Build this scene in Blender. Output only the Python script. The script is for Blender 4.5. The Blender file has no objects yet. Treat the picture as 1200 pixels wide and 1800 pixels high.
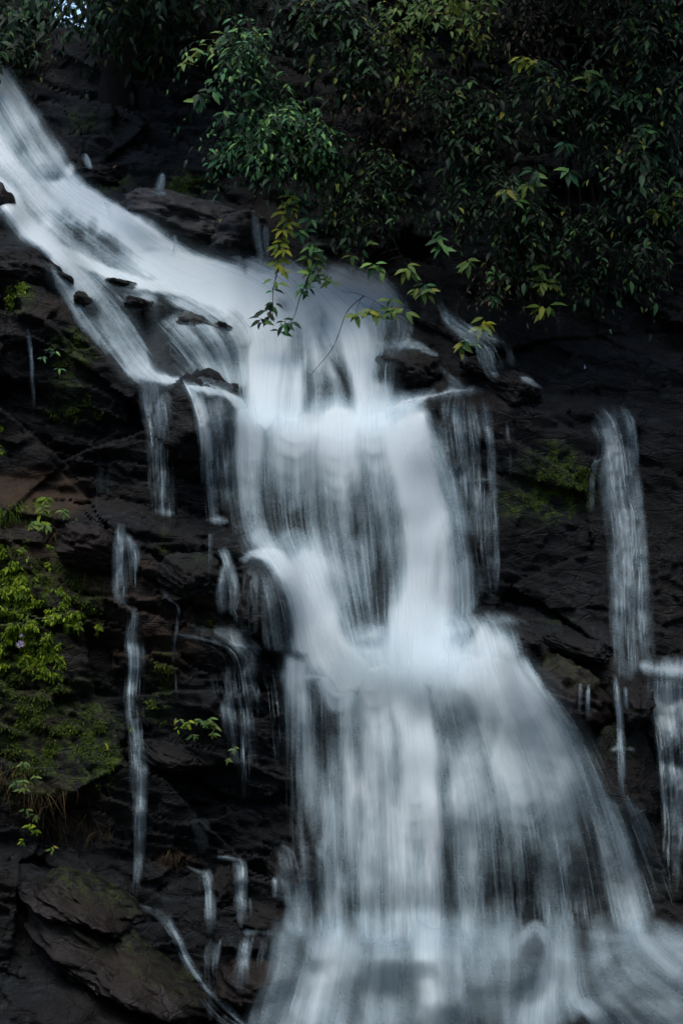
import bpy, math, random
import numpy as np
from mathutils import Vector

random.seed(7)
RNG = np.random.default_rng(11)
R = math.radians
scene = bpy.context.scene
COL = scene.collection

# ------------------------------------------------------------------ camera
CAM_D, CAM_Z, PX = 14.0, 4.5, 200.0          # metres to the plane y=0, eye height, photo pixels per metre there
cam_data = bpy.data.cameras.new('camera')
cam_data.sensor_fit = 'VERTICAL'
cam_data.angle = 2 * math.atan(4.5 / CAM_D)
cam_data.clip_end = 5000
cam = bpy.data.objects.new('camera', cam_data)
cam.location = (0, -CAM_D, CAM_Z)
cam.rotation_euler = (R(90), 0, 0)
COL.objects.link(cam)
scene.camera = cam

# ------------------------------------------------------------------ sky, sun, exposure
SUN_EL, SUN_AZ = 68, 195                      # sun behind the camera, high
world = bpy.data.worlds.new('World')
scene.world = world
world.use_nodes = True
wn = world.node_tree
wn.nodes.clear()
sky = wn.nodes.new('ShaderNodeTexSky')
sky.sky_type = 'NISHITA'
sky.sun_disc = False
sky.sun_elevation = R(SUN_EL)
sky.sun_rotation = R(SUN_AZ)
sky.air_density = 1.0
sky.dust_density = 1.2
bg = wn.nodes.new('ShaderNodeBackground')
bg.inputs['Strength'].default_value = 0.12
wo = wn.nodes.new('ShaderNodeOutputWorld')
wn.links.new(sky.outputs[0], bg.inputs[0])
wn.links.new(bg.outputs[0], wo.inputs[0])
sd = bpy.data.lights.new('sun', 'SUN')
sd.energy = 1.0
sd.angle = R(40)
sd.color = (1.0, 0.96, 0.88)
sun = bpy.data.objects.new('sun', sd)
sun_dir = Vector((math.sin(R(SUN_AZ)) * math.cos(R(SUN_EL)), math.cos(R(SUN_AZ)) * math.cos(R(SUN_EL)), math.sin(R(SUN_EL))))
sun.rotation_euler = (-sun_dir).to_track_quat('-Z', 'Y').to_euler()
COL.objects.link(sun)
scene.view_settings.view_transform = 'Standard'
scene.view_settings.look = 'None'
scene.view_settings.gamma = 1
scene.view_settings.exposure = 1.5
scene.render.engine = 'CYCLES'
scene.cycles.use_denoising = True
scene.cycles.max_bounces = 5
scene.cycles.use_adaptive_sampling = True
scene.cycles.adaptive_threshold = 0.025
scene.cycles.diffuse_bounces = 2
scene.cycles.glossy_bounces = 2
scene.cycles.transmission_bounces = 3
scene.cycles.transparent_max_bounces = 32

# ------------------------------------------------------------------ numeric helpers
def hash2(i, j, s):
    h = (i.astype(np.int64) * 374761393 + j.astype(np.int64) * 668265263 + s * 974634777) & 0x7fffffff
    h = ((h ^ (h >> 13)) * 1274126177) & 0x7fffffff
    h = ((h ^ (h >> 16)) * 668265263) & 0x7fffffff
    return ((h ^ (h >> 15)) & 0xffff) / 65535.0

def vnoise(x, y, s):
    i = np.floor(x); j = np.floor(y)
    fx = x - i; fy = y - j
    fx = fx * fx * (3 - 2 * fx); fy = fy * fy * (3 - 2 * fy)
    a = hash2(i, j, s); b = hash2(i + 1, j, s); c = hash2(i, j + 1, s); d = hash2(i + 1, j + 1, s)
    return (a * (1 - fx) + b * fx) * (1 - fy) + (c * (1 - fx) + d * fx) * fy

def fbm(x, y, s, octaves=4, gain=0.5):
    t = 0; a = 1; n = 0
    for o in range(octaves):
        t = t + a * vnoise(x * 2 ** o + 17.3 * o, y * 2 ** o - 9.1 * o, s + o); n += a; a *= gain
    return t / n - 0.5

def cells(x, y, s):
    """nearest jittered cell: random value, offset from its centre, gap to the second nearest, two more random values"""
    ci = np.floor(x); cj = np.floor(y)
    f1 = np.full(x.shape, 9.0); f2 = np.full(x.shape, 9.0)
    bi = np.zeros(x.shape); bj = np.zeros(x.shape); bx = np.zeros(x.shape); by = np.zeros(x.shape)
    for di in (-1, 0, 1):
        for dj in (-1, 0, 1):
            i = ci + di; j = cj + dj
            px = i + 0.1 + 0.8 * hash2(i, j, s); py = j + 0.1 + 0.8 * hash2(i, j, s + 5)
            dx = x - px; dy = y - py
            d = np.hypot(dx, dy)
            near = d < f1
            f2 = np.where(near, f1, np.minimum(f2, d))
            bi = np.where(near, i, bi); bj = np.where(near, j, bj)
            bx = np.where(near, dx, bx); by = np.where(near, dy, by)
            f1 = np.where(near, d, f1)
    return hash2(bi, bj, s + 9), bx, by, f2 - f1, hash2(bi, bj, s + 11), hash2(bi, bj, s + 13)

def blur(a, r):
    r = int(max(1, r))
    x = np.arange(-3 * r, 3 * r + 1)
    k = np.exp(-0.5 * (x / r) ** 2); k /= k.sum()
    for ax in (0, 1):
        p = [(0, 0), (0, 0)]; p[ax] = (3 * r, 3 * r)
        b = np.pad(a, p, mode='edge')
        out = np.zeros_like(a)
        n = a.shape[ax]
        for q, w in enumerate(k):
            out += w * (b[q:q + n, :] if ax == 0 else b[:, q:q + n])
        a = out
    return a

def sstep(a, b, x):
    t = np.clip((x - a) / (b - a), 0, 1)
    return t * t * (3 - 2 * t)

def bilin(a, fx, fy):
    h, w = a.shape
    fx = np.clip(fx, 0, w - 1.001); fy = np.clip(fy, 0, h - 1.001)
    i = fx.astype(int); j = fy.astype(int)
    tx = fx - i; ty = fy - j
    return (a[j, i] * (1 - tx) + a[j, i + 1] * tx) * (1 - ty) + (a[j + 1, i] * (1 - tx) + a[j + 1, i + 1] * tx) * ty

def world_xyz(u, v, d):
    """a direction in the photograph and a distance behind the plane y=0 -> a point in the place"""
    k = (CAM_D + d) / CAM_D
    return np.stack([(u - 600) / PX * k, d + 0 * u, CAM_Z + (900 - v) / PX * k], -1)

# ------------------------------------------------------------------ object helpers
def mesh_from(name, verts, faces, mat=None, smooth=True, attrs=None):
    me = bpy.data.meshes.new(name)
    verts = np.ascontiguousarray(verts, dtype=np.float32); faces = np.ascontiguousarray(faces, dtype=np.int32)
    n, k = faces.shape
    me.vertices.add(len(verts)); me.vertices.foreach_set('co', verts.ravel())
    me.loops.add(n * k); me.loops.foreach_set('vertex_index', faces.ravel())
    me.polygons.add(n); me.polygons.foreach_set('loop_start', np.arange(0, n * k, k, dtype=np.int32))
    try:
        me.polygons.foreach_set('loop_total', np.full(n, k, dtype=np.int32))
    except Exception:
        pass
    me.update(calc_edges=True)
    if smooth:
        me.polygons.foreach_set('use_smooth', np.ones(n, dtype=bool))
    for key, val in (attrs or {}).items():
        at = me.attributes.new(key, 'FLOAT', 'POINT')
        at.data.foreach_set('value', np.ascontiguousarray(val, dtype=np.float32).ravel())
    if mat:
        me.materials.append(mat)
    return me

def add(name, data, parent=None, loc=None, label=None, cat=None, group=None, kind=None):
    o = bpy.data.objects.new(name, data)
    COL.objects.link(o)
    if parent is not None:
        o.parent = parent
        if loc is None:
            o.location = tuple(-c for c in parent.location)   # part geometry is in place coordinates
    if loc is not None:
        o.location = tuple(loc)
    if label: o['label'] = label
    if cat: o['category'] = cat
    if group: o['group'] = group
    if kind: o['kind'] = kind
    return o

def tube(points, radii, sides=5):
    P = np.array(points, float); n = len(P)
    rr = np.broadcast_to(np.array(radii, float), (n,))
    T = np.gradient(P, axis=0); T /= np.linalg.norm(T, axis=1)[:, None] + 1e-9
    ref = np.where(np.abs(T[:, 2:3]) > 0.9, np.array([[1., 0, 0]]), np.array([[0, 0, 1.]]))
    A = np.cross(T, ref); A /= np.linalg.norm(A, axis=1)[:, None] + 1e-9
    B = np.cross(T, A)
    ang = np.linspace(0, 2 * math.pi, sides, endpoint=False)
    V = P[:, None] + rr[:, None, None] * (np.cos(ang)[None, :, None] * A[:, None] + np.sin(ang)[None, :, None] * B[:, None])
    i = np.arange(n - 1)[:, None] * sides; j = np.arange(sides)[None]; j2 = (j + 1) % sides
    F = np.stack([i + j, i + j2, i + sides + j2, i + sides + j], -1).reshape(-1, 4)
    return V.reshape(-1, 3), F

def join(parts):
    V = []; F = []; o = 0
    for v, f in parts:
        V.append(v); F.append(f + o); o += len(v)
    return np.concatenate(V), np.concatenate(F)

def smooth_path(pts, n):
    P = np.array(pts, float)
    if len(P) < 3:
        t = np.linspace(0, 1, n)[:, None]
        return P[0] * (1 - t) + P[-1] * t
    s = np.linspace(0, len(P) - 1, n)
    i = np.clip(np.floor(s).astype(int), 0, len(P) - 2); t = (s - i)[:, None]
    E = np.vstack([2 * P[0] - P[1], P, 2 * P[-1] - P[-2]])
    p0, p1, p2, p3 = E[i], E[i + 1], E[i + 2], E[i + 3]
    return 0.5 * (2 * p1 + (p2 - p0) * t + (2 * p0 - 5 * p1 + 4 * p2 - p3) * t ** 2 + (3 * p1 - p0 - 3 * p2 + p3) * t ** 3)

# ------------------------------------------------------------------ materials
class NT:
    def __init__(s, name):
        s.m = bpy.data.materials.new(name); s.m.use_nodes = True
        s.t = s.m.node_tree; s.t.nodes.clear()
        s.out = s.t.nodes.new('ShaderNodeOutputMaterial')
    def n(s, typ, **kw):
        nd = s.t.nodes.new('ShaderNode' + typ)
        for k, v in kw.items():
            setattr(nd, k, v)
        return nd
    def l(s, a, b):
        s.t.links.new(a, b)
    def noise(s, scale, detail=5, rough=0.6, vec=None, dim='3D'):
        nd = s.n('TexNoise'); nd.inputs['Scale'].default_value = scale
        nd.inputs['Detail'].default_value = detail; nd.inputs['Roughness'].default_value = rough
        if vec is not None: s.l(vec, nd.inputs['Vector'])
        return nd.outputs['Fac']
    def ramp(s, fac, stops):
        nd = s.n('ValToRGB'); e = nd.color_ramp.elements
        while len(e) < len(stops): e.new(0.5)
        for k, (p, c) in enumerate(stops):
            e[k].position = p; e[k].color = (c[0], c[1], c[2], 1) if not isinstance(c, (int, float)) else (c, c, c, 1)
        s.l(fac, nd.inputs[0]); return nd.outputs[0]
    def mix(s, fac, a, b):
        nd = s.n('Mix', data_type='RGBA')
        for sock, val in ((nd.inputs[0], fac), (nd.inputs[6], a), (nd.inputs[7], b)):
            if hasattr(val, 'links'): s.l(val, sock)
            elif isinstance(val, (int, float)): sock.default_value = val
            else: sock.default_value = (*val, 1)
        return nd.outputs[2]
    def math(s, op, a, b=0.0, clamp=False):
        nd = s.n('Math', operation=op, use_clamp=clamp)
        for sock, val in ((nd.inputs[0], a), (nd.inputs[1], b)):
            if hasattr(val, 'links'): s.l(val, sock)
            else: sock.default_value = val
        return nd.outputs[0]
    def attr(s, name):
        nd = s.n('Attribute', attribute_name=name); return nd.outputs['Fac']

def rock_material(name, dark, mid, light, brown, brown_amt=0.5, rough=(0.3, 0.62), bump=0.5):
    k = NT(name)
    co = k.n('TexCoord').outputs['Object']
    mp = k.n('Mapping'); mp.inputs['Scale'].default_value = (1, 1, 2.2); mp.inputs['Rotation'].default_value = (0.2, 0.32, 0.1)
    k.l(co, mp.inputs['Vector']); st = mp.outputs[0]
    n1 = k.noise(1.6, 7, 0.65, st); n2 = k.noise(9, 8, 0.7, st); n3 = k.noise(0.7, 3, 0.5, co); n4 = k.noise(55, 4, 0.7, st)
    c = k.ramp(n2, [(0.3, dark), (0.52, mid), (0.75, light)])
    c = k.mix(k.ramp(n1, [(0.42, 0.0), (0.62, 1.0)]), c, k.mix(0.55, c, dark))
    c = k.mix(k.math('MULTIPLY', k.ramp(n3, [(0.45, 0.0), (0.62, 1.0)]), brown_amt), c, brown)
    bare = k.math('MULTIPLY', k.attr('brown'), k.ramp(n1, [(0.35, 0.2), (0.6, 1.0)]))
    c = k.mix(bare, c, brown)
    mossf = k.math('MULTIPLY', k.attr('moss'), k.ramp(k.noise(11, 8, 0.75, co), [(0.46, 0.0), (0.6, 1.0)]))
    mcol = k.ramp(k.noise(30, 4, 0.6, co), [(0.3, (0.018, 0.035, 0.003)), (0.7, (0.08, 0.125, 0.008))])
    c = k.mix(mossf, c, mcol)
    b = k.n('BsdfPrincipled'); k.l(c, b.inputs['Base Color']); b.inputs['Specular IOR Level'].default_value = 0.21
    b.inputs['Coat Weight'].default_value = 0.0; b.inputs['Coat Roughness'].default_value = 0.12
    rg = k.ramp(k.math('ADD', k.math('MULTIPLY', n1, .6), k.math('MULTIPLY', n2, .4)), [(0.38, 0.14), (0.5, rough[1]), (0.7, .85)])
    rg = k.mix(mossf, rg, (0.9, 0.9, 0.9))
    k.l(rg, b.inputs['Roughness'])
    h = k.math('ADD', k.math('MULTIPLY', n2, 1.0), k.math('MULTIPLY', n4, 0.35))
    vo = k.n('TexVoronoi', feature='DISTANCE_TO_EDGE'); vo.inputs['Scale'].default_value = 3.2; k.l(st, vo.inputs['Vector'])
    vo2 = k.n('TexVoronoi', feature='DISTANCE_TO_EDGE'); vo2.inputs['Scale'].default_value = 11.0; k.l(st, vo2.inputs['Vector'])
    h = k.math('ADD', h, k.math('ADD', k.math('MULTIPLY', k.ramp(vo.outputs['Distance'], [(0.0, 0.0), (0.05, 1.0)]), .3), k.math('MULTIPLY', k.ramp(vo2.outputs['Distance'], [(0.0, 0.0), (0.12, 1.0)]), .12)))
    bp = k.n('Bump'); bp.inputs['Strength'].default_value = bump; bp.inputs['Distance'].default_value = 0.05
    k.l(h, bp.inputs['Height']); k.l(bp.outputs[0], b.inputs['Normal']); k.l(bp.outputs[0], b.inputs['Coat Normal'])
    k.l(b.outputs[0], k.out.inputs[0])
    return k.m

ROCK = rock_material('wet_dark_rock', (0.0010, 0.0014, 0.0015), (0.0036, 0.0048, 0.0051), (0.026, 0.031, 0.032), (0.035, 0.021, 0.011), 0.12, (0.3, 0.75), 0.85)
ROCK_GREY = rock_material('wet_grey_rock', (0.010, 0.011, 0.012), (0.03, 0.031, 0.033), (0.085, 0.087, 0.09), (0.028, 0.025, 0.022), 0.3, (0.4, 0.7))
ROCK_BROWN = rock_material('wet_brown_rock', (0.0015, 0.0014, 0.0013), (0.0045, 0.004, 0.0035), (0.024, 0.020, 0.017), (0.012, 0.0075, 0.005), 0.8)

def foam_material():
    k = NT('white_water')
    a = k.attr('alpha')
    c = k.mix(k.ramp(a, [(0.15, 0.0), (0.85, 1.0)]), (0.55, 0.71, 0.76), (0.83, 0.88, 0.87))   # thin water is bluer than full foam
    df = k.n('BsdfDiffuse'); k.l(c, df.inputs[0])
    tl = k.n('BsdfTranslucent'); k.l(c, tl.inputs[0])
    mx = k.n('MixShader'); mx.inputs[0].default_value = 0.4
    k.l(df.outputs[0], mx.inputs[1]); k.l(tl.outputs[0], mx.inputs[2])
    tr = k.n('BsdfTransparent')
    m2 = k.n('MixShader'); k.l(a, m2.inputs[0]); k.l(tr.outputs[0], m2.inputs[1]); k.l(mx.outputs[0], m2.inputs[2])
    k.l(m2.outputs[0], k.out.inputs[0])
    return k.m
FOAM = foam_material()

def leaf_material(name, stops, trans=0.25, rough=0.5):
    k = NT(name)
    oi = k.n('ObjectInfo').outputs['Random']
    f = k.math('FRACT', k.math('ADD', k.attr('tint'), oi))
    c = k.ramp(f, stops)
    c = k.mix(k.ramp(k.noise(60, 3, 0.6, k.n('TexCoord').outputs['Object']), [(0.35, 0.0), (0.75, 0.35)]), c, (0.02, 0.02, 0.006))
    b = k.n('BsdfPrincipled'); k.l(c, b.inputs['Base Color']); b.inputs['Roughness'].default_value = rough
    b.inputs['Specular IOR Level'].default_value = 0.14
    t = k.n('BsdfTranslucent'); k.l(c, t.inputs[0])
    mx = k.n('MixShader'); mx.inputs[0].default_value = trans
    k.l(b.outputs[0], mx.inputs[1]); k.l(t.outputs[0], mx.inputs[2]); k.l(mx.outputs[0], k.out.inputs[0])
    return k.m

LEAF_DARK = leaf_material('dark_leaf', [(0.0, (0.0018, 0.007, 0.003)), (0.5, (0.005, 0.019, 0.007)), (0.82, (0.015, 0.055, 0.02)), (0.95, (0.05, 0.12, 0.03)), (1.0, (0.16, 0.15, 0.015))])  # ramp skewed dark with few light leaves, lit-and-shaded contrast put into colour
LEAF_MID = leaf_material('mid_green_leaf', [(0.0, (0.004, 0.016, 0.006)), (0.45, (0.013, 0.05, 0.019)), (0.75, (0.055, 0.18, 0.07)), (1.0, (0.17, 0.3, 0.06))])  # top stops brightened so some leaves look lit, highlight in the colour
LEAF_LIGHT = leaf_material('light_green_leaf', [(0.0, (0.04, 0.09, 0.02)), (0.5, (0.08, 0.15, 0.03)), (0.85, (0.13, 0.17, 0.03)), (1.0, (0.2, 0.18, 0.02))])
LEAF_YELLOW = leaf_material('yellowing_leaf', [(0.0, (0.08, 0.13, 0.015)), (0.5, (0.16, 0.20, 0.018)), (1.0, (0.26, 0.26, 0.02))])
LEAF_BROWN = leaf_material('brown_leaf', [(0.0, (0.008, 0.014, 0.006)), (0.5, (0.02, 0.019, 0.009)), (0.85, (0.04, 0.03, 0.015)), (1.0, (0.11, 0.07, 0.03))])
LEAF_MOSS = leaf_material('moss_leaf', [(0.0, (0.03, 0.06, 0.003)), (0.5, (0.11, 0.19, 0.008)), (1.0, (0.26, 0.33, 0.015))], 0.3, 0.6)
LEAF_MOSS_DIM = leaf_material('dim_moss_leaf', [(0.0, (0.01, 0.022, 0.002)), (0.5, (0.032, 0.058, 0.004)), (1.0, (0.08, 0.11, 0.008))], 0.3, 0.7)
GRASS_DRY = leaf_material('dry_grass', [(0.0, (0.025, 0.015, 0.006)), (0.5, (0.06, 0.04, 0.015)), (1.0, (0.14, 0.10, 0.045))], 0.2, 0.7)
PETAL = leaf_material('pale_petal', [(0.0, (0.4, 0.3, 0.5)), (1.0, (0.6, 0.5, 0.7))], 0.3, 0.7)

def bark_material():
    k = NT('dark_bark')
    co = k.n('TexCoord').outputs['Object']
    c = k.ramp(k.noise(12, 5, 0.7, co), [(0.3, (0.002, 0.002, 0.0018)), (0.7, (0.012, 0.010, 0.008))])
    b = k.n('BsdfPrincipled'); k.l(c, b.inputs['Base Color']); b.inputs['Roughness'].default_value = 0.8; b.inputs['Specular IOR Level'].default_value = 0.1
    k.l(b.outputs[0], k.out.inputs[0]); return k.m
BARK = bark_material()

def pool_material():
    k = NT('pool_water')
    b = k.n('BsdfPrincipled'); b.inputs['Base Color'].default_value = (0.01, 0.02, 0.022, 1); b.inputs['Roughness'].default_value = 0.15
    bp = k.n('Bump'); bp.inputs['Strength'].default_value = 0.3
    k.l(k.noise(3, 5, 0.6, k.n('TexCoord').outputs['Object']), bp.inputs['Height']); k.l(bp.outputs[0], b.inputs['Normal'])
    k.l(b.outputs[0], k.out.inputs[0]); return k.m
def soil_material():
    k = NT('forest_soil')
    c = k.ramp(k.noise(0.8, 8, 0.7, k.n('TexCoord').outputs['Object']), [(0.3, (0.015, 0.02, 0.008)), (0.7, (0.04, 0.035, 0.02))])
    b = k.n('BsdfPrincipled'); k.l(c, b.inputs['Base Color']); b.inputs['Roughness'].default_value = 0.9
    k.l(b.outputs[0], k.out.inputs[0]); return k.m

# ------------------------------------------------------------------ the cliff: ledge lines across the face
STEP = 4.0
GU = np.arange(-560, 1760 + 1, STEP); GV = np.arange(-420, 2240 + 1, STEP)
UU, VV = np.meshgrid(GU, GV)
ROWS = [  # each ledge line: (u, v, depth) from one side to the other, top of the cliff first
    [(-560, -420, 9), (0, -420, 9), (150, -420, 7.2), (400, -420, 6.5), (800, -420, 5.5), (1200, -420, 4.5), (1760, -420, 4)],
    [(-560, 90, 8), (0, 140, 7.2), (60, 190, 6.6), (150, 285, 5.6), (300, 325, 5.0), (480, 352, 4.6), (600, 470, 4.1), (800, 520, 3.6), (950, 560, 3.1), (1200, 620, 2.7), (1760, 620, 2.5)],
    [(-560, 290, 5.2), (0, 330, 4.8), (100, 390, 4.3), (200, 440, 4.0), (350, 475, 3.6), (450, 485, 3.4), (600, 500, 3.3), (750, 530, 3.1), (850, 570, 2.8), (1000, 620, 2.5), (1200, 660, 2.4), (1760, 680, 2.3)],
    [(-560, 420, 2.9), (0, 420, 2.8), (80, 470, 2.7), (150, 550, 2.6), (250, 645, 2.45), (330, 660, 2.35), (430, 710, 2.25), (560, 722, 2.2), (700, 715, 2.2), (780, 670, 2.25), (860, 690, 2.3), (1050, 705, 2.3), (1200, 730, 2.3), (1760, 740, 2.2)],
    [(-560, 470, 2.2), (0, 470, 2.15), (80, 525, 2.1), (150, 600, 2.05), (250, 675, 1.95), (330, 690, 1.9), (430, 740, 1.85), (560, 752, 1.75), (700, 745, 1.75), (780, 700, 1.9), (860, 720, 2.0), (1050, 735, 2.05), (1200, 765, 2.1), (1760, 780, 2.0)],
    [(-560, 800, 1.9), (0, 835, 1.85), (130, 870, 1.75), (280, 893, 1.65), (400, 905, 1.6), (480, 940, 1.5), (600, 965, 1.45), (750, 1060, 1.4), (850, 1075, 1.7), (950, 1085, 1.8), (1080, 1110, 1.8), (1140, 1150, 1.7), (1760, 1170, 1.7)],
    [(-560, 870, 1.15), (0, 890, 1.15), (130, 918, 1.1), (280, 935, 1.05), (400, 962, 1.0), (480, 985, .95), (600, 1120, .9), (750, 1165, .75), (850, 1130, .85), (950, 1140, .85), (1080, 1165, .8), (1140, 1190, .8), (1760, 1200, .8)],
    [(-560, 1480, .5), (0, 1480, .45), (150, 1500, .4), (300, 1530, .35), (400, 1560, .3), (480, 1590, .25), (600, 1622, .2), (800, 1622, .15), (950, 1618, .15), (1100, 1600, .2), (1200, 1580, .25), (1760, 1580, .3)],
    [(-560, 1540, -.2), (0, 1530, -.3), (200, 1590, -.2), (330, 1690, -.2), (420, 1655, -.2), (600, 1652, -.3), (800, 1648, -.35), (950, 1655, -.35), (1200, 1650, -.35), (1760, 1640, -.4)],
    [(-560, 1900, -.9), (400, 1900, -.8), (800, 1900, -.9), (1760, 1900, -1.0)],
    [(-560, 2240, -2.2), (1760, 2240, -2.2)],
]
def base_depth():
    rv = np.stack([np.interp(GU, [p[0] for p in r], [p[1] for p in r]) for r in ROWS])
    rd = np.stack([np.interp(GU, [p[0] for p in r], [p[2] for p in r]) for r in ROWS])
    wob = 26 * fbm(UU / 160, VV / 160, 3, 4)
    out = np.empty_like(UU)
    for c in range(len(GU)):
        out[:, c] = np.interp(GV + wob[:, c], rv[:, c], rd[:, c])
    return out
BASE = blur(base_depth(), 1)

# boulders: label, u, v, half width, half height, how far it stands out, tilt, material, moss, seed
BOULDERS = [
    ('round dark brown boulder at the left bank of the upper cascade', 6, 384, 38, 50, .35, 0, ROCK_BROWN),
    ('black rock just below the round brown boulder, beside the upper cascade', 40, 476, 78, 44, .30, 18, ROCK),
    ('mossy dark stone at the right bank of the upper cascade, under the small spout', 170, 318, 56, 26, .3, 8, ROCK),
    ('long grey rock shelf behind the upper cascade', 320, 392, 125, 52, .45, 10, ROCK_GREY),
    ('smooth grey rock at the end of the shelf, below the hanging vines', 425, 420, 62, 56, .35, 0, ROCK_GREY),
    ('flat dark rock under the second step of the upper cascade', 225, 508, 52, 13, .3, 14, ROCK),
    ('small dark rock splitting the left branch of the cascade', 152, 540, 20, 22, .3, 20, ROCK),
    ('small black rock poking out of the upper cascade, above the veiled boulder', 258, 545, 46, 21, .3, 12, ROCK),
    ('rounded boulder under a thin veil of water in the upper cascade', 362, 598, 74, 46, .35, 8, ROCK_GREY),
    ('big rounded rock between the twin side falls on the left', 352, 742, 84, 84, .35, 12, ROCK),
    ('domed boulder under a thin veil at the left edge of the main fall, mid height', 470, 1058, 55, 82, .4, 0, ROCK),
    ('dark boulder at the right edge of the upper fall, beside the small spill', 722, 654, 60, 50, .4, 10, ROCK),
    ('low black stone right of the small spill, in shade', 836, 652, 38, 22, .3, 22, ROCK),
    ('black boulder in shade at the foot of the upper right trickle', 905, 692, 48, 38, .35, 20, ROCK),
    ('squared dark stone at the right end of the white ledge, mid height', 916, 1132, 38, 26, .35, 5, ROCK),
    ('long low dark rock behind the squared stone, left of the far right fall', 1010, 1142, 68, 26, .3, 14, ROCK),
    ('broad dark rock face stained brown, right of the lower fall', 985, 1225, 88, 70, .4, 25, ROCK_BROWN),
    ('blocky dark rock at the foot of the far right fall', 1106, 1225, 40, 66, .45, 3, ROCK),
    ('tall dark rock face below the blocky rock, right of the lower fall', 1090, 1375, 66, 110, .3, -5, ROCK),
    ('square dark rock between two short falls, lower left of the main fall', 396, 1556, 30, 50, .3, 5, ROCK),
    ('rounded wet rock at the left foot of the main fall', 520, 1530, 56, 46, .3, 0, ROCK),
    ('low wet rock beneath the square rock, at the foot of the main fall', 470, 1600, 92, 34, .25, 0, ROCK),
    ('dark rock under two thin spills at the bottom, left of the foam', 448, 1715, 82, 58, .35, 8, ROCK_BROWN),
    ('small domed rock under water in the foam at the bottom', 930, 1672, 36, 42, .3, 0, ROCK),
    ('domed rock under water at the bottom edge of the picture', 1010, 1806, 56, 50, .35, 0, ROCK),
    ('pale ridged rock along the stream in the lower left corner', 150, 1585, 130, 34, .4, 22, ROCK_BROWN),
    ('brown rimmed rock slab sloping to the bottom left stream', 225, 1705, 190, 62, .5, 28, ROCK_BROWN),
    ('big black rock filling the lower left corner', 110, 1800, 210, 100, .7, 22, ROCK),
    ('jutting dark rock on the left cliff beside the long rivulet', 300, 1330, 70, 26, .3, 16, ROCK),
    ('angular dark rock below the left ledge, between two rivulets', 335, 1015, 66, 50, .3, 14, ROCK),
    ('dark block under the left ledge beside the top of the long rivulet', 150, 962, 62, 44, .25, 8, ROCK_BROWN),
]
def depth_at(u, v, field=None):
    f = BASE if field is None else field
    return bilin(f, (np.asarray(u, float) + 560) / STEP, (np.asarray(v, float) + 420) / STEP)

# ------------------------------------------------------------------ where the main water runs
WS = 3.0
def raster(strokes, holes, pad=40, WS=WS, warp=10.0):
    """density and flow direction of one body of water from its streams: [(u, v, half width, density), ...]"""
    allp = np.array([p[:2] for s in strokes for p in s['p']])
    mh = max(p[2] for s in strokes for p in s['p'])
    u0, v0 = allp.min(0) - mh * 1.3 - pad; u1, v1 = allp.max(0) + mh * 1.3 + pad
    us = np.arange(u0, u1, WS); vs = np.arange(v0, v1, WS)
    U, V = np.meshgrid(us, vs)
    Uw = U + warp * fbm(U / 26, V / 70, 201, 3) + 3.0 * warp * fbm(U / 90, V / 120, 205, 2); Vw = V + 1.6 * warp * fbm(U / 50, V / 50, 211, 3)
    dens = np.zeros_like(U); DX = np.zeros_like(U); DY = np.full_like(U, 0.02)
    for s in strokes:
        P = np.array(s['p'], float)
        if len(P) > 2:
            P = smooth_path(P, (len(P) - 1) * 3 + 1)
        P[:, 2] = np.maximum(P[:, 2], 2.0); P[:, 3] = np.clip(P[:, 3], 0, 1)
        best = np.zeros_like(U); arc = 0.0
        soft = s.get('soft', .35); dw = s.get('dw', 1.0)
        for si, (a, b) in enumerate(zip(P[:-1], P[1:])):
            e = b[:2] - a[:2]; L = np.hypot(*e) + 1e-6
            m = max(a[2], b[2]) * 1.3 + 30
            i0 = max(0, int((min(a[0], b[0]) - m - u0) / WS)); i1 = int((max(a[0], b[0]) + m - u0) / WS) + 1
            j0 = max(0, int((min(a[1], b[1]) - m - v0) / WS)); j1 = int((max(a[1], b[1]) + m - v0) / WS) + 1
            sl = (slice(j0, j1), slice(i0, i1))
            t = ((Uw[sl] - a[0]) * e[0] + (Vw[sl] - a[1]) * e[1]) / (L * L)
            over = np.zeros_like(t)
            if dw > .5:
                if si == 0: over = np.maximum(-t, 0) * L * 1.6
                if si == len(P) - 2: over = np.maximum(t - 1, 0) * L * .6
            fade = sstep(-8, s.get('fl', 26), arc + t * L) if dw > .5 and P[0, 2] > 12 else 1.0
            arc += L
            t = np.clip(t, 0, 1)
            dist = np.hypot(Uw[sl] - a[0] - t * e[0], Vw[sl] - a[1] - t * e[1]) + over
            hw = a[2] + (b[2] - a[2]) * t; den = a[3] + (b[3] - a[3]) * t
            val = den * (1 - sstep(soft, 1.25, dist / hw)) / (1 - sstep(soft, 1.25, 0.0)) * fade
            wgt = dw * np.exp(-(dist / (hw + 12)) ** 2)
            DX[sl] += wgt * e[0] / L; DY[sl] += wgt * e[1] / L
            best[sl] = np.maximum(best[sl], val)
        dens = np.maximum(dens, best) + .22 * np.minimum(dens, best) * (1 - np.maximum(dens, best))
    for (hu, hv, hru, hrv, ha) in holes:
        q = np.hypot((Uw - hu) / hru, (Vw - hv) / hrv)
        dens *= 1 - ha * (1 - sstep(.2, 1.2, q))
    DX = blur(DX, 3); DY = blur(DY, 3)
    n = np.hypot(DX, DY) + 1e-6
    return U, V, dens, DX / n, DY / n

def S(*p, dw=1.0, soft=.35):
    return {'p': p, 'dw': dw, 'soft': soft}

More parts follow.
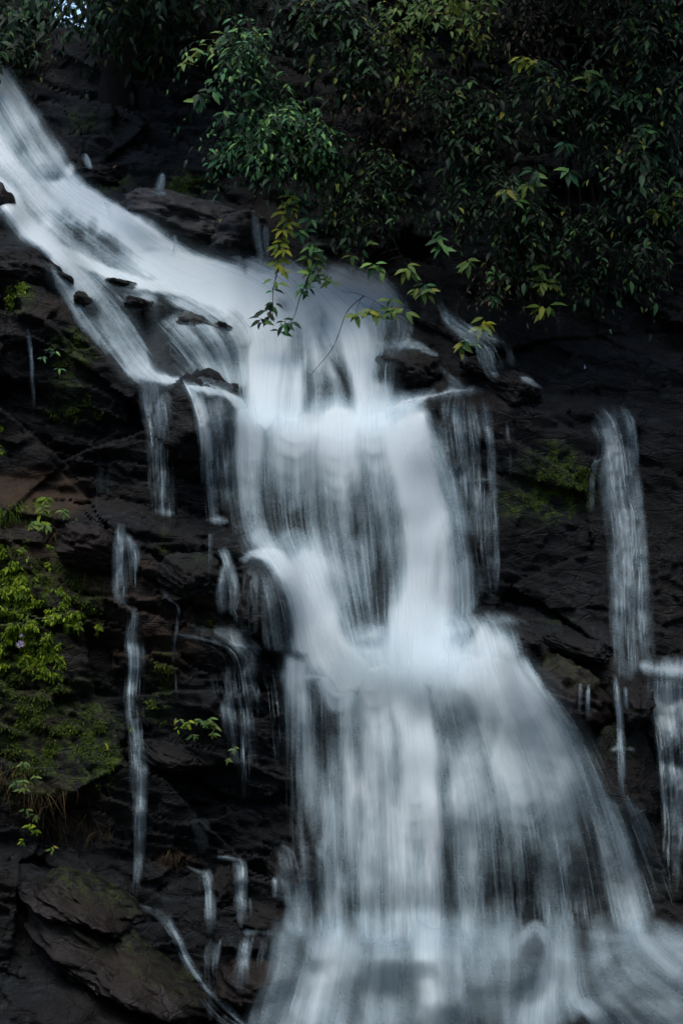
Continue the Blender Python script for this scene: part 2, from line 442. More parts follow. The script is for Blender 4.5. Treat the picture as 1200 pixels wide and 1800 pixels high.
UPPER = [
    S((-70, 110, 70, .75), (5, 205, 46, .7), (50, 290, 56, .7), (100, 345, 48, .85), (170, 378, 36, .82), (240, 414, 32, .75), (300, 452, 32, .8), (350, 485, 34, .95)),
    S((60, 372, 26, .8), (105, 418, 34, .38), (165, 470, 32, .4)), S((150, 388, 34, .5), (205, 440, 38, .35), (255, 488, 30, .5)), S((230, 420, 32, .5), (280, 462, 32, .5), (325, 492, 30, .85)),
    S((-70, 290, 45, .9), (0, 325, 30, .9), (40, 380, 24, .85), (75, 425, 24, .9), (130, 456, 18, .88), (190, 479, 13, .95), (260, 496, 12, .95), (330, 506, 17, .95), (400, 517, 30, .95), (470, 547, 38, .95)),
    S((185, 490, 16, .45), (230, 515, 18, .4), (275, 528, 16, .3)), S((300, 510, 20, .6), (350, 535, 20, .5), (400, 556, 22, .6), (440, 600, 28, .75)),
    S((120, 440, 18, .6), (160, 500, 18, .4), (190, 545, 18, .45), (235, 610, 18, .6)), S((200, 480, 16, .7), (235, 505, 22, .4), (262, 522, 18, .25)),
    S((75, 430, 18, .9), (120, 478, 30, .8), (152, 520, 34, .6), (185, 562, 34, .68), (215, 602, 34, .72), (245, 642, 30, .85), (290, 661, 13, .85), (350, 682, 11, .85), (400, 702, 10, .85), (440, 724, 18, .9)),
    S((96, 470, 14, .4), (118, 515, 18, .35), (150, 565, 18, .35), (190, 615, 16, .35)), S((150, 475, 20, .6), (200, 525, 20, .5), (222, 562, 20, .6), (240, 602, 17, .7), (262, 645, 14, .8)),
    S((300, 450, 22, .8), (335, 464, 26, .95), (390, 476, 34, 1), (450, 508, 42, 1), (490, 570, 44, .98), (475, 630, 40, .9), (458, 690, 42, .95), (465, 738, 46, 1)),
    S((425, 486, 36, 1), (480, 498, 45, 1), (570, 510, 50, 1), (615, 570, 60, .92), (645, 620, 48, .92), (648, 690, 42, .95), (652, 738, 50, 1)),
    S((520, 490, 44, .95), (536, 520, 50, .98), (540, 590, 44, .75), (552, 660, 40, .5), (560, 715, 34, .35)),
    S((515, 520, 40, .98), (520, 560, 40, .97), (515, 640, 38, .85), (500, 722, 45, .95)),
    S((555, 494, 34, .95), (605, 503, 40, .98), (662, 513, 38, .95), (690, 535, 32, .65), (694, 575, 30, .4), (692, 606, 22, .4)),
    S((775, 628, 6, .2), (730, 606, 10, .5), (690, 602, 13, .65), (655, 625, 24, .85), (640, 680, 30, .9)),
    S((275, 560, 34, .2), (325, 605, 38, .4), (360, 660, 38, .4)), S((330, 540, 28, .35), (385, 605, 32, .45), (405, 670, 34, .5)),
    S((400, 560, 30, .45), (425, 610, 30, .55), (432, 670, 32, .75)),
    S((120, 285, 18, .5), (115, 320, 22, .5)), S((40, 195, 8, .3), (46, 235, 7, .2)), S((5, 185, 8, .4), (20, 215, 12, .4)),
]
UPPER_H = [(565, 690, 34, 52, .6), (525, 610, 16, 46, .35), (420, 552, 26, 20, .4), (140, 412, 20, 26, .55), (205, 428, 26, 24, .55), (232, 514, 50, 10, .6),
           (88, 305, 34, 20, .65), (40, 250, 18, 34, .4), (602, 640, 16, 60, .3), (8, 332, 14, 14, .4), (258, 545, 48, 18, .9), (152, 542, 20, 22, .8), (92, 312, 28, 12, .5), (225, 510, 50, 10, .6), (700, 655, 40, 34, .6), (270, 445, 20, 12, .4), (110, 380, 18, 10, .4), (175, 400, 14, 20, .4)]
MIDDLE = [
    S((440, 745, 30, .9), (520, 750, 46, 1), (600, 752, 44, 1), (680, 735, 40, 1), (720, 742, 26, .9), dw=0),
    S((442, 745, 22, .95), (444, 830, 28, .65), (450, 910, 24, .3), (468, 962, 28, .7)),
    S((510, 755, 46, 1), (508, 840, 46, .7), (512, 920, 42, .35), (520, 985, 46, .85)),
    S((590, 755, 46, 1), (588, 830, 42, .6), (596, 910, 36, .36), (606, 1000, 42, .6)),
    S((650, 748, 42, 1), (655, 840, 36, .6), (664, 940, 34, .4), (670, 1050, 36, .5), (676, 1160, 46, .9)),
    S((690, 745, 42, 1), (722, 830, 44, 1), (748, 930, 48, 1), (752, 1030, 54, 1), (742, 1110, 68, 1), (735, 1185, 80, 1)),
    S((725, 758, 20, .85), (768, 860, 24, .6), (798, 960, 24, .45), (818, 1065, 24, .4)),
    S((420, 986, 5, .2), (450, 974, 10, .8), (485, 980, 18, .9), (515, 1020, 20, .9), (530, 1075, 22, .9), (535, 1140, 28, .9)),
    S((500, 972, 34, .85), (540, 1012, 44, .92), (556, 1080, 44, .98), (575, 1140, 48, 1), (620, 1188, 55, 1)),
    S((610, 985, 40, .65), (625, 1060, 36, .58), (640, 1120, 40, .65), (655, 1185, 50, 1)),
    S((440, 992, 14, .2), (438, 1050, 16, .28), (440, 1110, 16, .15)), S((480, 1000, 22, .25), (485, 1060, 22, .28), (490, 1130, 22, .2)),
    S((430, 900, 26, .2), (440, 950, 22, .25)), S((405, 790, 20, .12), (410, 860, 20, .2), (420, 920, 18, .12)),
]
MIDDLE_H = [(555, 895, 34, 80, .4), (487, 900, 24, 56, .3), (628, 890, 24, 80, .35), (642, 1080, 36, 34, .5), (676, 1010, 20, 70, .3), (655, 1130, 30, 14, .25), (775, 1000, 12, 90, .2)]
LOWER = [
    S((640, 1175, 50, .9), (740, 1180, 70, 1), (830, 1160, 60, 1), dw=0),
    S((520, 1195, 26, .8), (600, 1190, 44, 1), (700, 1182, 62, 1), (800, 1158, 62, 1), (860, 1150, 44, .95), dw=0),
    S((790, 1110, 40, .85), (840, 1098, 26, .6), (890, 1092, 14, .35), (930, 1098, 8, .15), dw=.2, soft=-.2),
    S((820, 1110, 40, .9), (880, 1160, 40, .85)),
    S((525, 1192, 20, .8), (526, 1290, 28, .45), (528, 1400, 30, .32), (534, 1500, 30, .3), (545, 1625, 34, .35)),
    S((595, 1200, 40, .95), (598, 1290, 38, .6), (602, 1390, 40, .5), (606, 1490, 42, .5), (610, 1630, 44, .55)),
    S((660, 1195, 38, 1), (664, 1290, 36, .72), (668, 1390, 38, .7), (672, 1490, 40, .66), (676, 1630, 42, .6)),
    S((712, 1200, 45, 1), (730, 1290, 40, 1), (738, 1390, 42, .95), (742, 1490, 42, .75), (745, 1630, 46, .62)),
    S((785, 1190, 45, 1), (805, 1280, 34, .6), (826, 1390, 42, .8), (836, 1490, 42, .6), (842, 1625, 46, .5)),
    S((835, 1180, 45, 1), (880, 1280, 44, .92), (912, 1390, 46, .92), (930, 1480, 42, .55), (942, 1625, 46, .5)),
    S((870, 1180, 42, .95), (945, 1280, 42, .9), (985, 1390, 42, .85), (1008, 1490, 40, .72), (1026, 1625, 42, .7)),
    S((912, 1190, 24, .75), (995, 1290, 28, .65), (1045, 1390, 30, .55), (1082, 1490, 32, .48), (1112, 1615, 34, .45)),
    S((1085, 1385, 10, .4), (1103, 1420, 18, .6), (1135, 1500, 24, .4), (1168, 1590, 24, .25)),
    S((890, 1160, 10, .1), (960, 1185, 12, .25), (1010, 1245, 14, .2), dw=.6),
    S((560, 1632, 40, .3), (700, 1632, 44, .45), (850, 1632, 44, .4), (1000, 1632, 44, .45), (1100, 1640, 40, .4), dw=0),
]
LOWER_H = [(787, 1275, 28, 80, .45), (632, 1300, 18, 80, .35), (560, 1300, 28, 80, .4), (788, 1545, 34, 80, .4), (905, 1545, 54, 60, .5), (575, 1480, 30, 100, .3), (880, 1430, 16, 60, .15), (1045, 1500, 18, 80, .3), (700, 1545, 18, 80, .25), (862, 1300, 16, 60, .25), (515, 1450, 34, 140, .3)]
BASE_W = [
    S((430, 1642, 8, .4), (520, 1642, 14, .3), (660, 1645, 22, .3), (800, 1648, 22, .3), (950, 1648, 22, .3), (1080, 1645, 30, .6), (1230, 1670, 36, .6), dw=0),
    S((520, 1630, 26, .5), (500, 1710, 28, .55), (470, 1790, 34, .6), (440, 1880, 40, .6)),
    S((600, 1625, 55, .6), (572, 1720, 52, .66), (548, 1810, 52, .6), (525, 1910, 52, .6)),
    S((680, 1625, 60, .65), (668, 1730, 58, .78), (655, 1830, 58, .66), (650, 1910, 58, .62)),
    S((760, 1625, 60, .7), (772, 1730, 58, .82), (784, 1830, 58, .68), (790, 1910, 58, .64)),
    S((840, 1630, 55, .65), (862, 1730, 55, .7), (876, 1830, 55, .6), (885, 1910, 55, .6)),
    S((905, 1655, 14, .4), (935, 1632, 10, .5), (970, 1662, 14, .6), (985, 1720, 20, .6), dw=.4),
    S((1020, 1640, 50, .65), (992, 1715, 44, .7), (952, 1780, 44, .68), (920, 1880, 50, .66)),
    S((1020, 1660, 50, .65), (1080, 1735, 52, .72), (1150, 1800, 56, .7), (1240, 1880, 56, .7)),
    S((1090, 1635, 44, .65), (1170, 1705, 52, .74), (1290, 1780, 56, .7)),
    S((960, 1795, 18, .6), (1010, 1762, 15, .78), (1060, 1792, 20, .78), (1090, 1860, 30, .7)),
    S((1010, 1790, 36, .3), (1010, 1880, 46, .4)), S((930, 1650, 30, .35), (928, 1720, 30, .45), (925, 1780, 34, .55)),
    S((492, 1636, 14, .5), (484, 1700, 15, .5), (470, 1770, 20, .45)),
    S((430, 1765, 13, .3), (430, 1815, 14, .25)),
]
BASE_H = [(922, 1675, 22, 30, .4), (620, 1780, 18, 60, .25), (725, 1790, 16, 70, .22), (850, 1810, 24, 60, .3), (1010, 1812, 36, 26, .45), (540, 1690, 34, 26, .2), (1085, 1690, 18, 14, .25)]

# craggy relief of the rock
xw = UU + 14 * fbm(UU / 60, VV / 60, 21, 3); yw = VV + 14 * fbm(UU / 60, VV / 60, 29, 3)
def facets(size, asp, ang, seed, offs, tilt, crack):
    c, s = math.cos(ang), math.sin(ang)
    a = (xw * c + yw * s) / (size * asp); b = (-xw * s + yw * c) / size
    r, dx, dy, gap, g1, g2 = cells(a, b, seed)
    return offs * (r - 0.5) + tilt * ((g1 - .5) * dx + (g2 - .35) * dy) + crack * np.exp(-gap / 0.06) * (g1 > .6)
def strata(size, ang, seed, amp):
    c, s = math.cos(ang), math.sin(ang)
    w = (-UU * s + VV * c) / size + 2.2 * fbm(UU / 190, VV / 110, seed, 4) + .35 * fbm(UU / 30, VV / 30, seed + 7, 3)
    layer = np.floor(w)
    return amp * (w - layer) * sstep(-.12, .12, fbm(UU / 150 + layer * 3.7, VV / 150, seed + 3, 3))
REL = (facets(150, 1.6, R(16), 41, .34, .55, .03) + facets(62, 1.8, R(20), 43, .12, .26, .02)
       + facets(26, 1.7, R(14), 47, .05, .15, .0) + strata(52, R(17), 71, .13) + strata(19, R(14), 83, .03)
       + 0.045 * fbm(UU / 16, VV / 10, 51, 4) + .35 * fbm(UU / 130, VV / 130, 53, 3))
for st in LOWER:
    st['p'] = [(p[0], p[1], p[2], p[3] * float(np.interp(p[1], [1250, 1400, 1500, 1600, 1640], [1, .95, .85, .75, .4]))) for p in st['p']]
for st in BASE_W:
    st['p'] = [(p[0], p[1], p[2], p[3] * .68) for p in st['p']]; st['fl'] = 100
for strokes, lo, hi in ((MIDDLE, 735, 765), (LOWER, 1170, 1205), (BASE_W, 1620, 1665)):
    for st in strokes:      # each fall starts above its ledge, inside the water that feeds it
        p = st['p'][0]
        if st['dw'] > .5 and lo <= p[1] <= hi:
            st['p'] = [(p[0], p[1] - 45, p[2] * .9, p[3] * .7)] + list(st['p'])
WET = np.zeros_like(UU)
for strokes, wide in ((MIDDLE, 1.25), (LOWER, 1.35), (BASE_W, 1.3), (UPPER, 1.0)):
    for st in strokes:
        if st['dw'] > 0:
            st['p'] = [(p[0], p[1], p[2] * wide, p[3]) for p in st['p']]
        else:
            st['soft'] = -.5; st['p'] = [(p[0], p[1], p[2] * 1.25, p[3] * .95) for p in st['p']]
for strokes in (UPPER, MIDDLE, LOWER, BASE_W):
    rU, rV, rD, _, _ = raster(strokes, [], WS=6.0)
    fx = (UU - rU[0, 0]) / 6.0; fy = (VV - rV[0, 0]) / 6.0
    ins = (fx > 0) & (fx < rU.shape[1] - 1) & (fy > 0) & (fy < rU.shape[0] - 1)
    WET = np.maximum(WET, np.where(ins, bilin(rD, fx, fy), 0))
WET = blur(sstep(.1, .7, WET), 3)
ROUGH = np.full_like(UU, 1.0)
for (u, v, ru, rv, a) in ((1000, 820, 260, 300, .5), (150, 760, 230, 150, .85), (330, 400, 170, 60, .6), (1050, 1330, 120, 160, .8)):
    q = np.hypot((UU - u) / ru, (VV - v) / rv)
    ROUGH = ROUGH + (a - ROUGH) * (1 - sstep(.7, 1.15, q))
REL = REL * ROUGH
RAW = REL - blur(REL, 12)
REL = REL * (1 - .72 * WET)
CLIFF_D = BASE + REL
# depth that the water rests on: cliff and boulders, smoothed, carried forward below each lip
WAT = np.minimum(BASE + 0.5 * blur(REL, 5), blur(CLIFF_D, 2) - .03)
for lab, u, v, ru, rv, out, tilt, mt in BOULDERS:
    c, s = math.cos(R(tilt)), math.sin(R(tilt))
    a = ((UU - u) * c + (VV - v) * s) / ru; b = (-(UU - u) * s + (VV - v) * c) / rv
    q = 1 - a * a - b * b
    d0 = float(depth_at(u, v)) + 0.12
    WAT = np.where(q > 0, np.minimum(WAT, d0 - (out * 1.5 + .12) * np.sqrt(np.maximum(q, 0))), WAT)
WAT = blur(WAT, 2)
WAT_THIN = CLIFF_D.copy()
for ax in (0, 1, 0, 1, 0):
    WAT_THIN = np.minimum(WAT_THIN, np.minimum(np.roll(WAT_THIN, 1, ax), np.roll(WAT_THIN, -1, ax)))
WAT_THIN = np.minimum(WAT, blur(WAT_THIN, 1))
for r in range(1, WAT.shape[0]):
    WAT_THIN[r] = np.minimum(WAT_THIN[r], WAT_THIN[r - 1] + 0.0035 * STEP)
    WAT[r] = np.minimum(WAT[r], WAT[r - 1] + 0.0009 * STEP)
WAT = blur(WAT, 4) - 0.05 + .16 * fbm(UU / 75, VV / 110, 611, 2) * blur(WET, 4) + (.36 * fbm(UU / 95, VV / 80, 617, 2) - .17) * sstep(1610, 1690, VV); WAT_THIN = blur(WAT_THIN, 1) - .06

# moss and brown stain: painted where they grow (u, v, ru, rv, amount)
MOSS = [(30, 1090, 110, 150, 1), (60, 1250, 120, 130, .5), (130, 1280, 80, 70, .7), (10, 1000, 60, 60, .8), (130, 610, 50, 45, .8), (120, 700, 45, 60, .5),
        (40, 510, 30, 60, .5), (170, 320, 60, 25, .8), (330, 325, 60, 30, .9), (295, 375, 30, 14, .7), (140, 215, 30, 30, .6), (980, 850, 80, 75, .9), (930, 880, 60, 40, .6),
        (285, 1190, 30, 60, .6), (280, 1250, 30, 30, .6), (365, 1095, 25, 20, .6), (175, 1320, 50, 80, .7), (60, 900, 50, 25, .7), (120, 1010, 60, 60, .7),
        (150, 1060, 40, 60, .7), (60, 1370, 80, 60, .5), (390, 1560, 12, 10, .6), (290, 960, 14, 30, .5), (985, 1090, 30, 8, .4), (120, 1720, 50, 60, .4)]
BROWN = [(60, 870, 120, 50, 1), (180, 1020, 140, 80, .8), (250, 1100, 130, 130, .7), (60, 980, 120, 70, .7), (120, 1420, 100, 60, .7), (300, 1510, 50, 20, .9), (60, 1150, 150, 200, .4), (110, 540, 60, 30, .5), (30, 950, 100, 60, .6)]
def paint(lst, seed):
    m = np.zeros_like(UU)
    nz = 0.7 * fbm(UU / 60, VV / 60, seed, 4)
    for u, v, ru, rv, a in lst:
        q = np.hypot((UU - u) / ru, (VV - v) / rv) + nz
        m = np.maximum(m, a * (1 - sstep(.55, 1.1, q)))
    return m
MOSS_M = paint(MOSS, 61); BROWN_M = paint(BROWN, 63)

def build_cliff():
    h, w = UU.shape
    V = world_xyz(UU.ravel(), VV.ravel(), CLIFF_D.ravel())
    idx = np.arange(h * w).reshape(h, w)
    F = np.stack([idx[:-1, :-1], idx[1:, :-1], idx[1:, 1:], idx[:-1, 1:]], -1).reshape(-1, 4)
    cu = UU[:-1, :-1].ravel(); cv = VV[:-1, :-1].ravel()
    ridge = np.interp(cu, [-560, 40, 82, 92, 140, 150, 160], [-500, -400, -120, 45, 55, 50, -500]) + 30 * fbm(cu / 40, cv / 40, 77, 3)
    F = F[cv > ridge]
    used = np.unique(F); remap = np.full(h * w, -1); remap[used] = np.arange(len(used))
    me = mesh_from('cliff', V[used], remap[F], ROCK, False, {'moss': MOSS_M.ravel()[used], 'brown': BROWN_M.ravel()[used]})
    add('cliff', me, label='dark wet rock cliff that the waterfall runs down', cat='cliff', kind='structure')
build_cliff()

def sheet(name, x0, x1, y0, y1, z, mat, **kw):
    V = np.array([(x0, y0, z), (x1, y0, z), (x1, y1, z), (x0, y1, z)], float)
    return add(name, mesh_from(name, V, np.array([[0, 1, 2, 3]]), mat, False), **kw)
def build_ground():
    g = np.sign(np.linspace(-1, 1, 141)) * np.abs(np.linspace(-1, 1, 141)) ** 3.2 * 2500
    X, Y = np.meshgrid(g, g - 14)
    r = np.hypot(np.maximum(np.abs(X) - 9, 0), np.maximum(-Y - 20, 0))
    Z = -1.6 + 26 * sstep(0, 24, r) * (1 - sstep(3, 14, Y)) + 3 * fbm(X / 9, Y / 9, 5, 4) * sstep(0, 8, r)  # unseen banks behind and beside the camera, added to cut low skylight
    n = len(g); idx = np.arange(n * n).reshape(n, n)
    F = np.stack([idx[:-1, :-1], idx[:-1, 1:], idx[1:, 1:], idx[1:, :-1]], -1).reshape(-1, 4)
    add('ground', mesh_from('ground', np.stack([X, Y, Z], -1).reshape(-1, 3), F, soil_material()), label='dark soil floor of the gorge with unseen banks added to block low sky', cat='ground', kind='structure')
build_ground()
sheet('water', -14, 14, -12, 0.5, -1.0, pool_material(), label='dark pool of water below the falls', cat='pool', kind='structure')

def unit_ico(level):
    import bmesh
    bm = bmesh.new(); bmesh.ops.create_icosphere(bm, subdivisions=level, radius=1)
    V = np.array([v.co[:] for v in bm.verts]); F = np.array([[v.index for v in f.verts] for f in bm.faces]); bm.free()
    return V, F
ICO_V, ICO_F = unit_ico(5)

def build_boulder(k, lab, u, v, ru, rv, out, tilt, mat):
    rng = np.random.default_rng(300 + k)
    N = rng.normal(size=(26, 3)); N /= np.linalg.norm(N, axis=1)[:, None]
    H = rng.uniform(.72, 1.0, 26)
    dots = ICO_V @ N.T
    r = np.where(dots > 0.05, H[None] / np.maximum(dots, .05), 9)
    r = -np.log(np.exp(-14 * np.minimum(r, 2.0)).sum(1) + np.exp(-14 * 1.06)) / 14
    P = ICO_V * r[:, None]
    sc = 2.2
    nz = fbm(P[:, 0] * sc + P[:, 1] * 1.3 + k * 7, P[:, 2] * sc * 1.5 - P[:, 1] * 1.1, 90 + k, 6, .58)
    P = P * (1 + 0.30 * nz[:, None])
    rr, dx, dy, gap, g1, g2 = cells(P[:, 0] * 2.1 + P[:, 1] + k, P[:, 2] * 3.2 + P[:, 1] * .7, 400 + k)
    P = P * (1 + (.10 * (rr - .5) + .12 * ((g1 - .5) * dx + (g2 - .5) * dy) - .03 * np.exp(-gap / .05))[:, None])
    fine = fbm(P[:, 0] * 9 + P[:, 1] * 5 + k, P[:, 2] * 12 - P[:, 1] * 4, 130 + k, 4, .6)
    lay = P[:, 2] * 4.5 + 1.2 * P[:, 0] + 2.0 * fbm(P[:, 0] * 1.5 + P[:, 1], P[:, 2] * 2, 170 + k, 3)
    P = P * (1 + .09 * fine[:, None] + .07 * (lay - np.floor(lay) - .5)[:, None])
    c, s = math.cos(-R(tilt)), math.sin(-R(tilt))
    d0 = float(depth_at(u, v)) + 0.12
    kk = (CAM_D + d0) / CAM_D / PX
    X = P[:, 0] * ru * kk * 1.06; Z = P[:, 2] * rv * kk * 1.06; Y = P[:, 1] * (out * 1.5 + .12)
    V = np.stack([X * c - Z * s, Y, X * s + Z * c], -1)
    amp = min(.55, ru / 200)
    V[:, 1] += amp * bilin(RAW, (u + V[:, 0] / kk + 560) / STEP, (v - V[:, 2] / kk + 420) / STEP)
    up = sstep(.2, .9, P[:, 2]) * 0.25 * (rng.random() < .3)
    me = mesh_from('boulder', V, ICO_F, mat, False, {'moss': up, 'brown': 0 * up})
    loc = world_xyz(np.array(float(u)), np.array(float(v)), d0)
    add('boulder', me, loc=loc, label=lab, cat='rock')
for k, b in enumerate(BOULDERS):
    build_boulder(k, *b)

# ------------------------------------------------------------------ water
def lic(noise, DX, DY, L):
    h, w = noise.shape
    Y, X = np.mgrid[0:h, 0:w].astype(np.float32)
    acc = noise.copy()
    near = lambda A, x, y: A[np.clip(y, 0, h - 1).astype(np.int32), np.clip(x, 0, w - 1).astype(np.int32)]
    for sg in (1, -1):
        x, y = X + .5, Y + .5
        for k in range(L):
            dx = near(DX, x, y); dy = near(DY, x, y)
            x = x + sg * dx; y = y + sg * dy
            acc = acc + near(noise, x, y)
    acc = acc - acc.mean()
    return acc / (acc.std() + 1e-9)
def lic_half(rng, shape, DX, DY, r, L):
    sh = ((shape[0] + 1) // 2, (shape[1] + 1) // 2)
    q = lic(blur(rng.normal(size=sh), r), DX[::2, ::2], DY[::2, ::2], L)
    Y, X = np.mgrid[0:shape[0], 0:shape[1]] / 2.0
    return bilin(q, X, Y)

WATER_STAT = [0, 0]
def build_water(name, label, strokes, holes=(), off=0.0, strands=1.0, seed=1, parent=None, cat='waterfall', amp=1.0, WS=3.0, warp=10.0, gap=0.0, sheet_k=1.0, lmax=70, field=None, thread_a=.6):
    field = WAT if field is None else field
    U, V, dens, DX, DY = raster(strokes, holes, WS=WS, warp=warp)
    rng = np.random.default_rng(seed)
    if gap:
        dens = dens * (1 - gap * sstep(-.05, .2, fbm(U / 16, V / 34, seed + 500, 3)))
    n1 = lic(rng.normal(size=U.shape), DX, DY, 26)
    n2 = lic_half(rng, U.shape, DX, DY, 1, 16)
    n3 = lic_half(rng, U.shape, DX, DY, 3, 32 if WS > 2.5 else 12)
    streak = np.clip(0.26 * n1 + 0.55 * n2 + .6 * n3, -2.8, 2.8)
    mid = 4 * dens * (1 - dens)
    dens = np.clip(dens + (.13 if WS > 2.5 else .05) * n3 * np.clip(mid + .15, 0, 1), 0, 1)
    alpha = np.clip(dens ** 1.35 + amp * 0.27 * streak * np.clip(mid + .1, 0, 1), 0, 1) * sstep(0.02, .14, dens) * .95 * sheet_k
    lift = off + 0.03 + 0.06 * dens + 0.012 * n2 * mid
    depth = depth_at(U, V, field) - lift
    h, w = U.shape
    idx = np.arange(h * w).reshape(h, w)
    F = np.stack([idx[:-1, :-1], idx[1:, :-1], idx[1:, 1:], idx[:-1, 1:]], -1).reshape(-1, 4)
    F = F[alpha.ravel()[F].max(1) > 0.012]
    used = np.unique(F); remap = np.full(h * w, -1); remap[used] = np.arange(len(used))
    P = world_xyz(U.ravel()[used], V.ravel()[used], depth.ravel()[used])
    me = mesh_from(name, P, remap[F], FOAM, True, {'alpha': alpha.ravel()[used]})
    WATER_STAT[0] += len(F) * 2
    if parent is None:
        body = add(name, me, label=label, cat=cat, kind='structure')
    else:
        body = add(name, me, parent=parent)
    if sheet_k > .9:      # fine spray in the air just in front of the water
        sp = np.clip(blur(dens, 5) * .75 - .06, 0, 1) * .24
        dsp = blur(depth, 4) - .10
        g3 = idx[::3, ::3]
        F3 = np.stack([g3[:-1, :-1], g3[1:, :-1], g3[1:, 1:], g3[:-1, 1:]], -1).reshape(-1, 4)
        F3 = F3[sp.ravel()[F3].max(1) > .01]
        us = np.unique(F3); rm = np.full(h * w, -1); rm[us] = np.arange(len(us))
        mist = add('spray', mesh_from('spray', world_xyz(U.ravel()[us], V.ravel()[us], dsp.ravel()[us]), rm[F3], FOAM, True, {'alpha': sp.ravel()[us]}), parent=body)
        if parent is not None: mist.location = (0, 0, 0)
    # thin threads of falling water, traced along the flow
    mass = np.clip(dens * (1.05 - .97 * dens), 0, 1).ravel()
    n = int(strands * mass.sum() * WS * WS / 80)
    if n < 4:
        return body
    pick = rng.choice(mass.size, n, p=mass / mass.sum())
    x = (pick % w) + rng.random(n); y = (pick // w) + rng.random(n)
    M = 15
    ln = rng.uniform(14, lmax, n) / WS * 1.6 / M
    xs = np.empty((n, M)); ys = np.empty((n, M))
    for k in range(M):
        xs[:, k] = x; ys[:, k] = y
        dx = bilin(DX, x, y); dy = bilin(DY, x, y)
        x = x + dx * ln * (1 + k * .06) * 1.4; y = y + dy * ln * (1 + k * .06) * 1.4
    ww = rng.lognormal(0, .45, n) * 0.0042
    t = np.linspace(0, 1, M)[None]
    uu = U[0, 0] + xs * WS; vv = V[0, 0] + ys * WS
    d = bilin(dens, xs, ys)
    dep = depth_at(uu, vv, field) - off - 0.03 - (0.02 + .14 * rng.random((n, 1)) ** 2 * (d + .25)) - .015 * np.sin(t * 3.1)
    C = world_xyz(uu.ravel(), vv.ravel(), dep.ravel()).reshape(n, M, 3)
    T = np.gradient(C, axis=1); T /= np.linalg.norm(T, axis=2)[..., None] + 1e-9
    face = np.stack([.9 * rng.normal(size=n), -np.ones(n), .5 * rng.normal(size=n) + .3], -1)[:, None]
    S = np.cross(T, face); S /= np.linalg.norm(S, axis=2)[..., None] + 1e-9
    wd = ww[:, None] * np.sin(math.pi * np.clip(t, .02, .98)) ** .5
    A = C - S * wd[..., None]; B = C + S * wd[..., None]
    al = np.clip(thread_a * rng.uniform(.08, .5, (n, 1)) ** 1.2 * np.sin(math.pi * t) * sstep(.0, .35, d) * 1.1, 0, .8)
    W = np.stack([A, B], 2).reshape(-1, 3); alw = np.repeat(al.ravel(), 2)
    b0 = (np.arange(n)[:, None] * M + np.arange(M - 1)[None]) * 2
    F2 = np.stack([b0, b0 + 1, b0 + 3, b0 + 2], -1).reshape(-1, 4)
    me2 = mesh_from('water_threads', W, F2, FOAM, True, {'alpha': alw})
    th = add('water_threads', me2, parent=body, kind='stuff')
    if parent is not None: th.location = (0, 0, 0)
    WATER_STAT[1] += len(F2) * 2
    return body

fall = add('waterfall', None, loc=(0, 0, 0), label='broad white waterfall tumbling over stepped dark rocks', cat='waterfall', kind='structure')
build_water('upper_cascade', None, UPPER, UPPER_H, 0.04, 1.2, 21, fall, warp=15, amp=1.35)
build_water('middle_fall', None, MIDDLE, MIDDLE_H, 0.04, 1.0, 22, fall)
build_water('lower_fall', None, LOWER, LOWER_H, 0.04, 1.0, 23, fall)
build_water('bottom_foam', None, BASE_W, BASE_H, 0.04, .5, 24, fall, amp=.45, thread_a=.35)

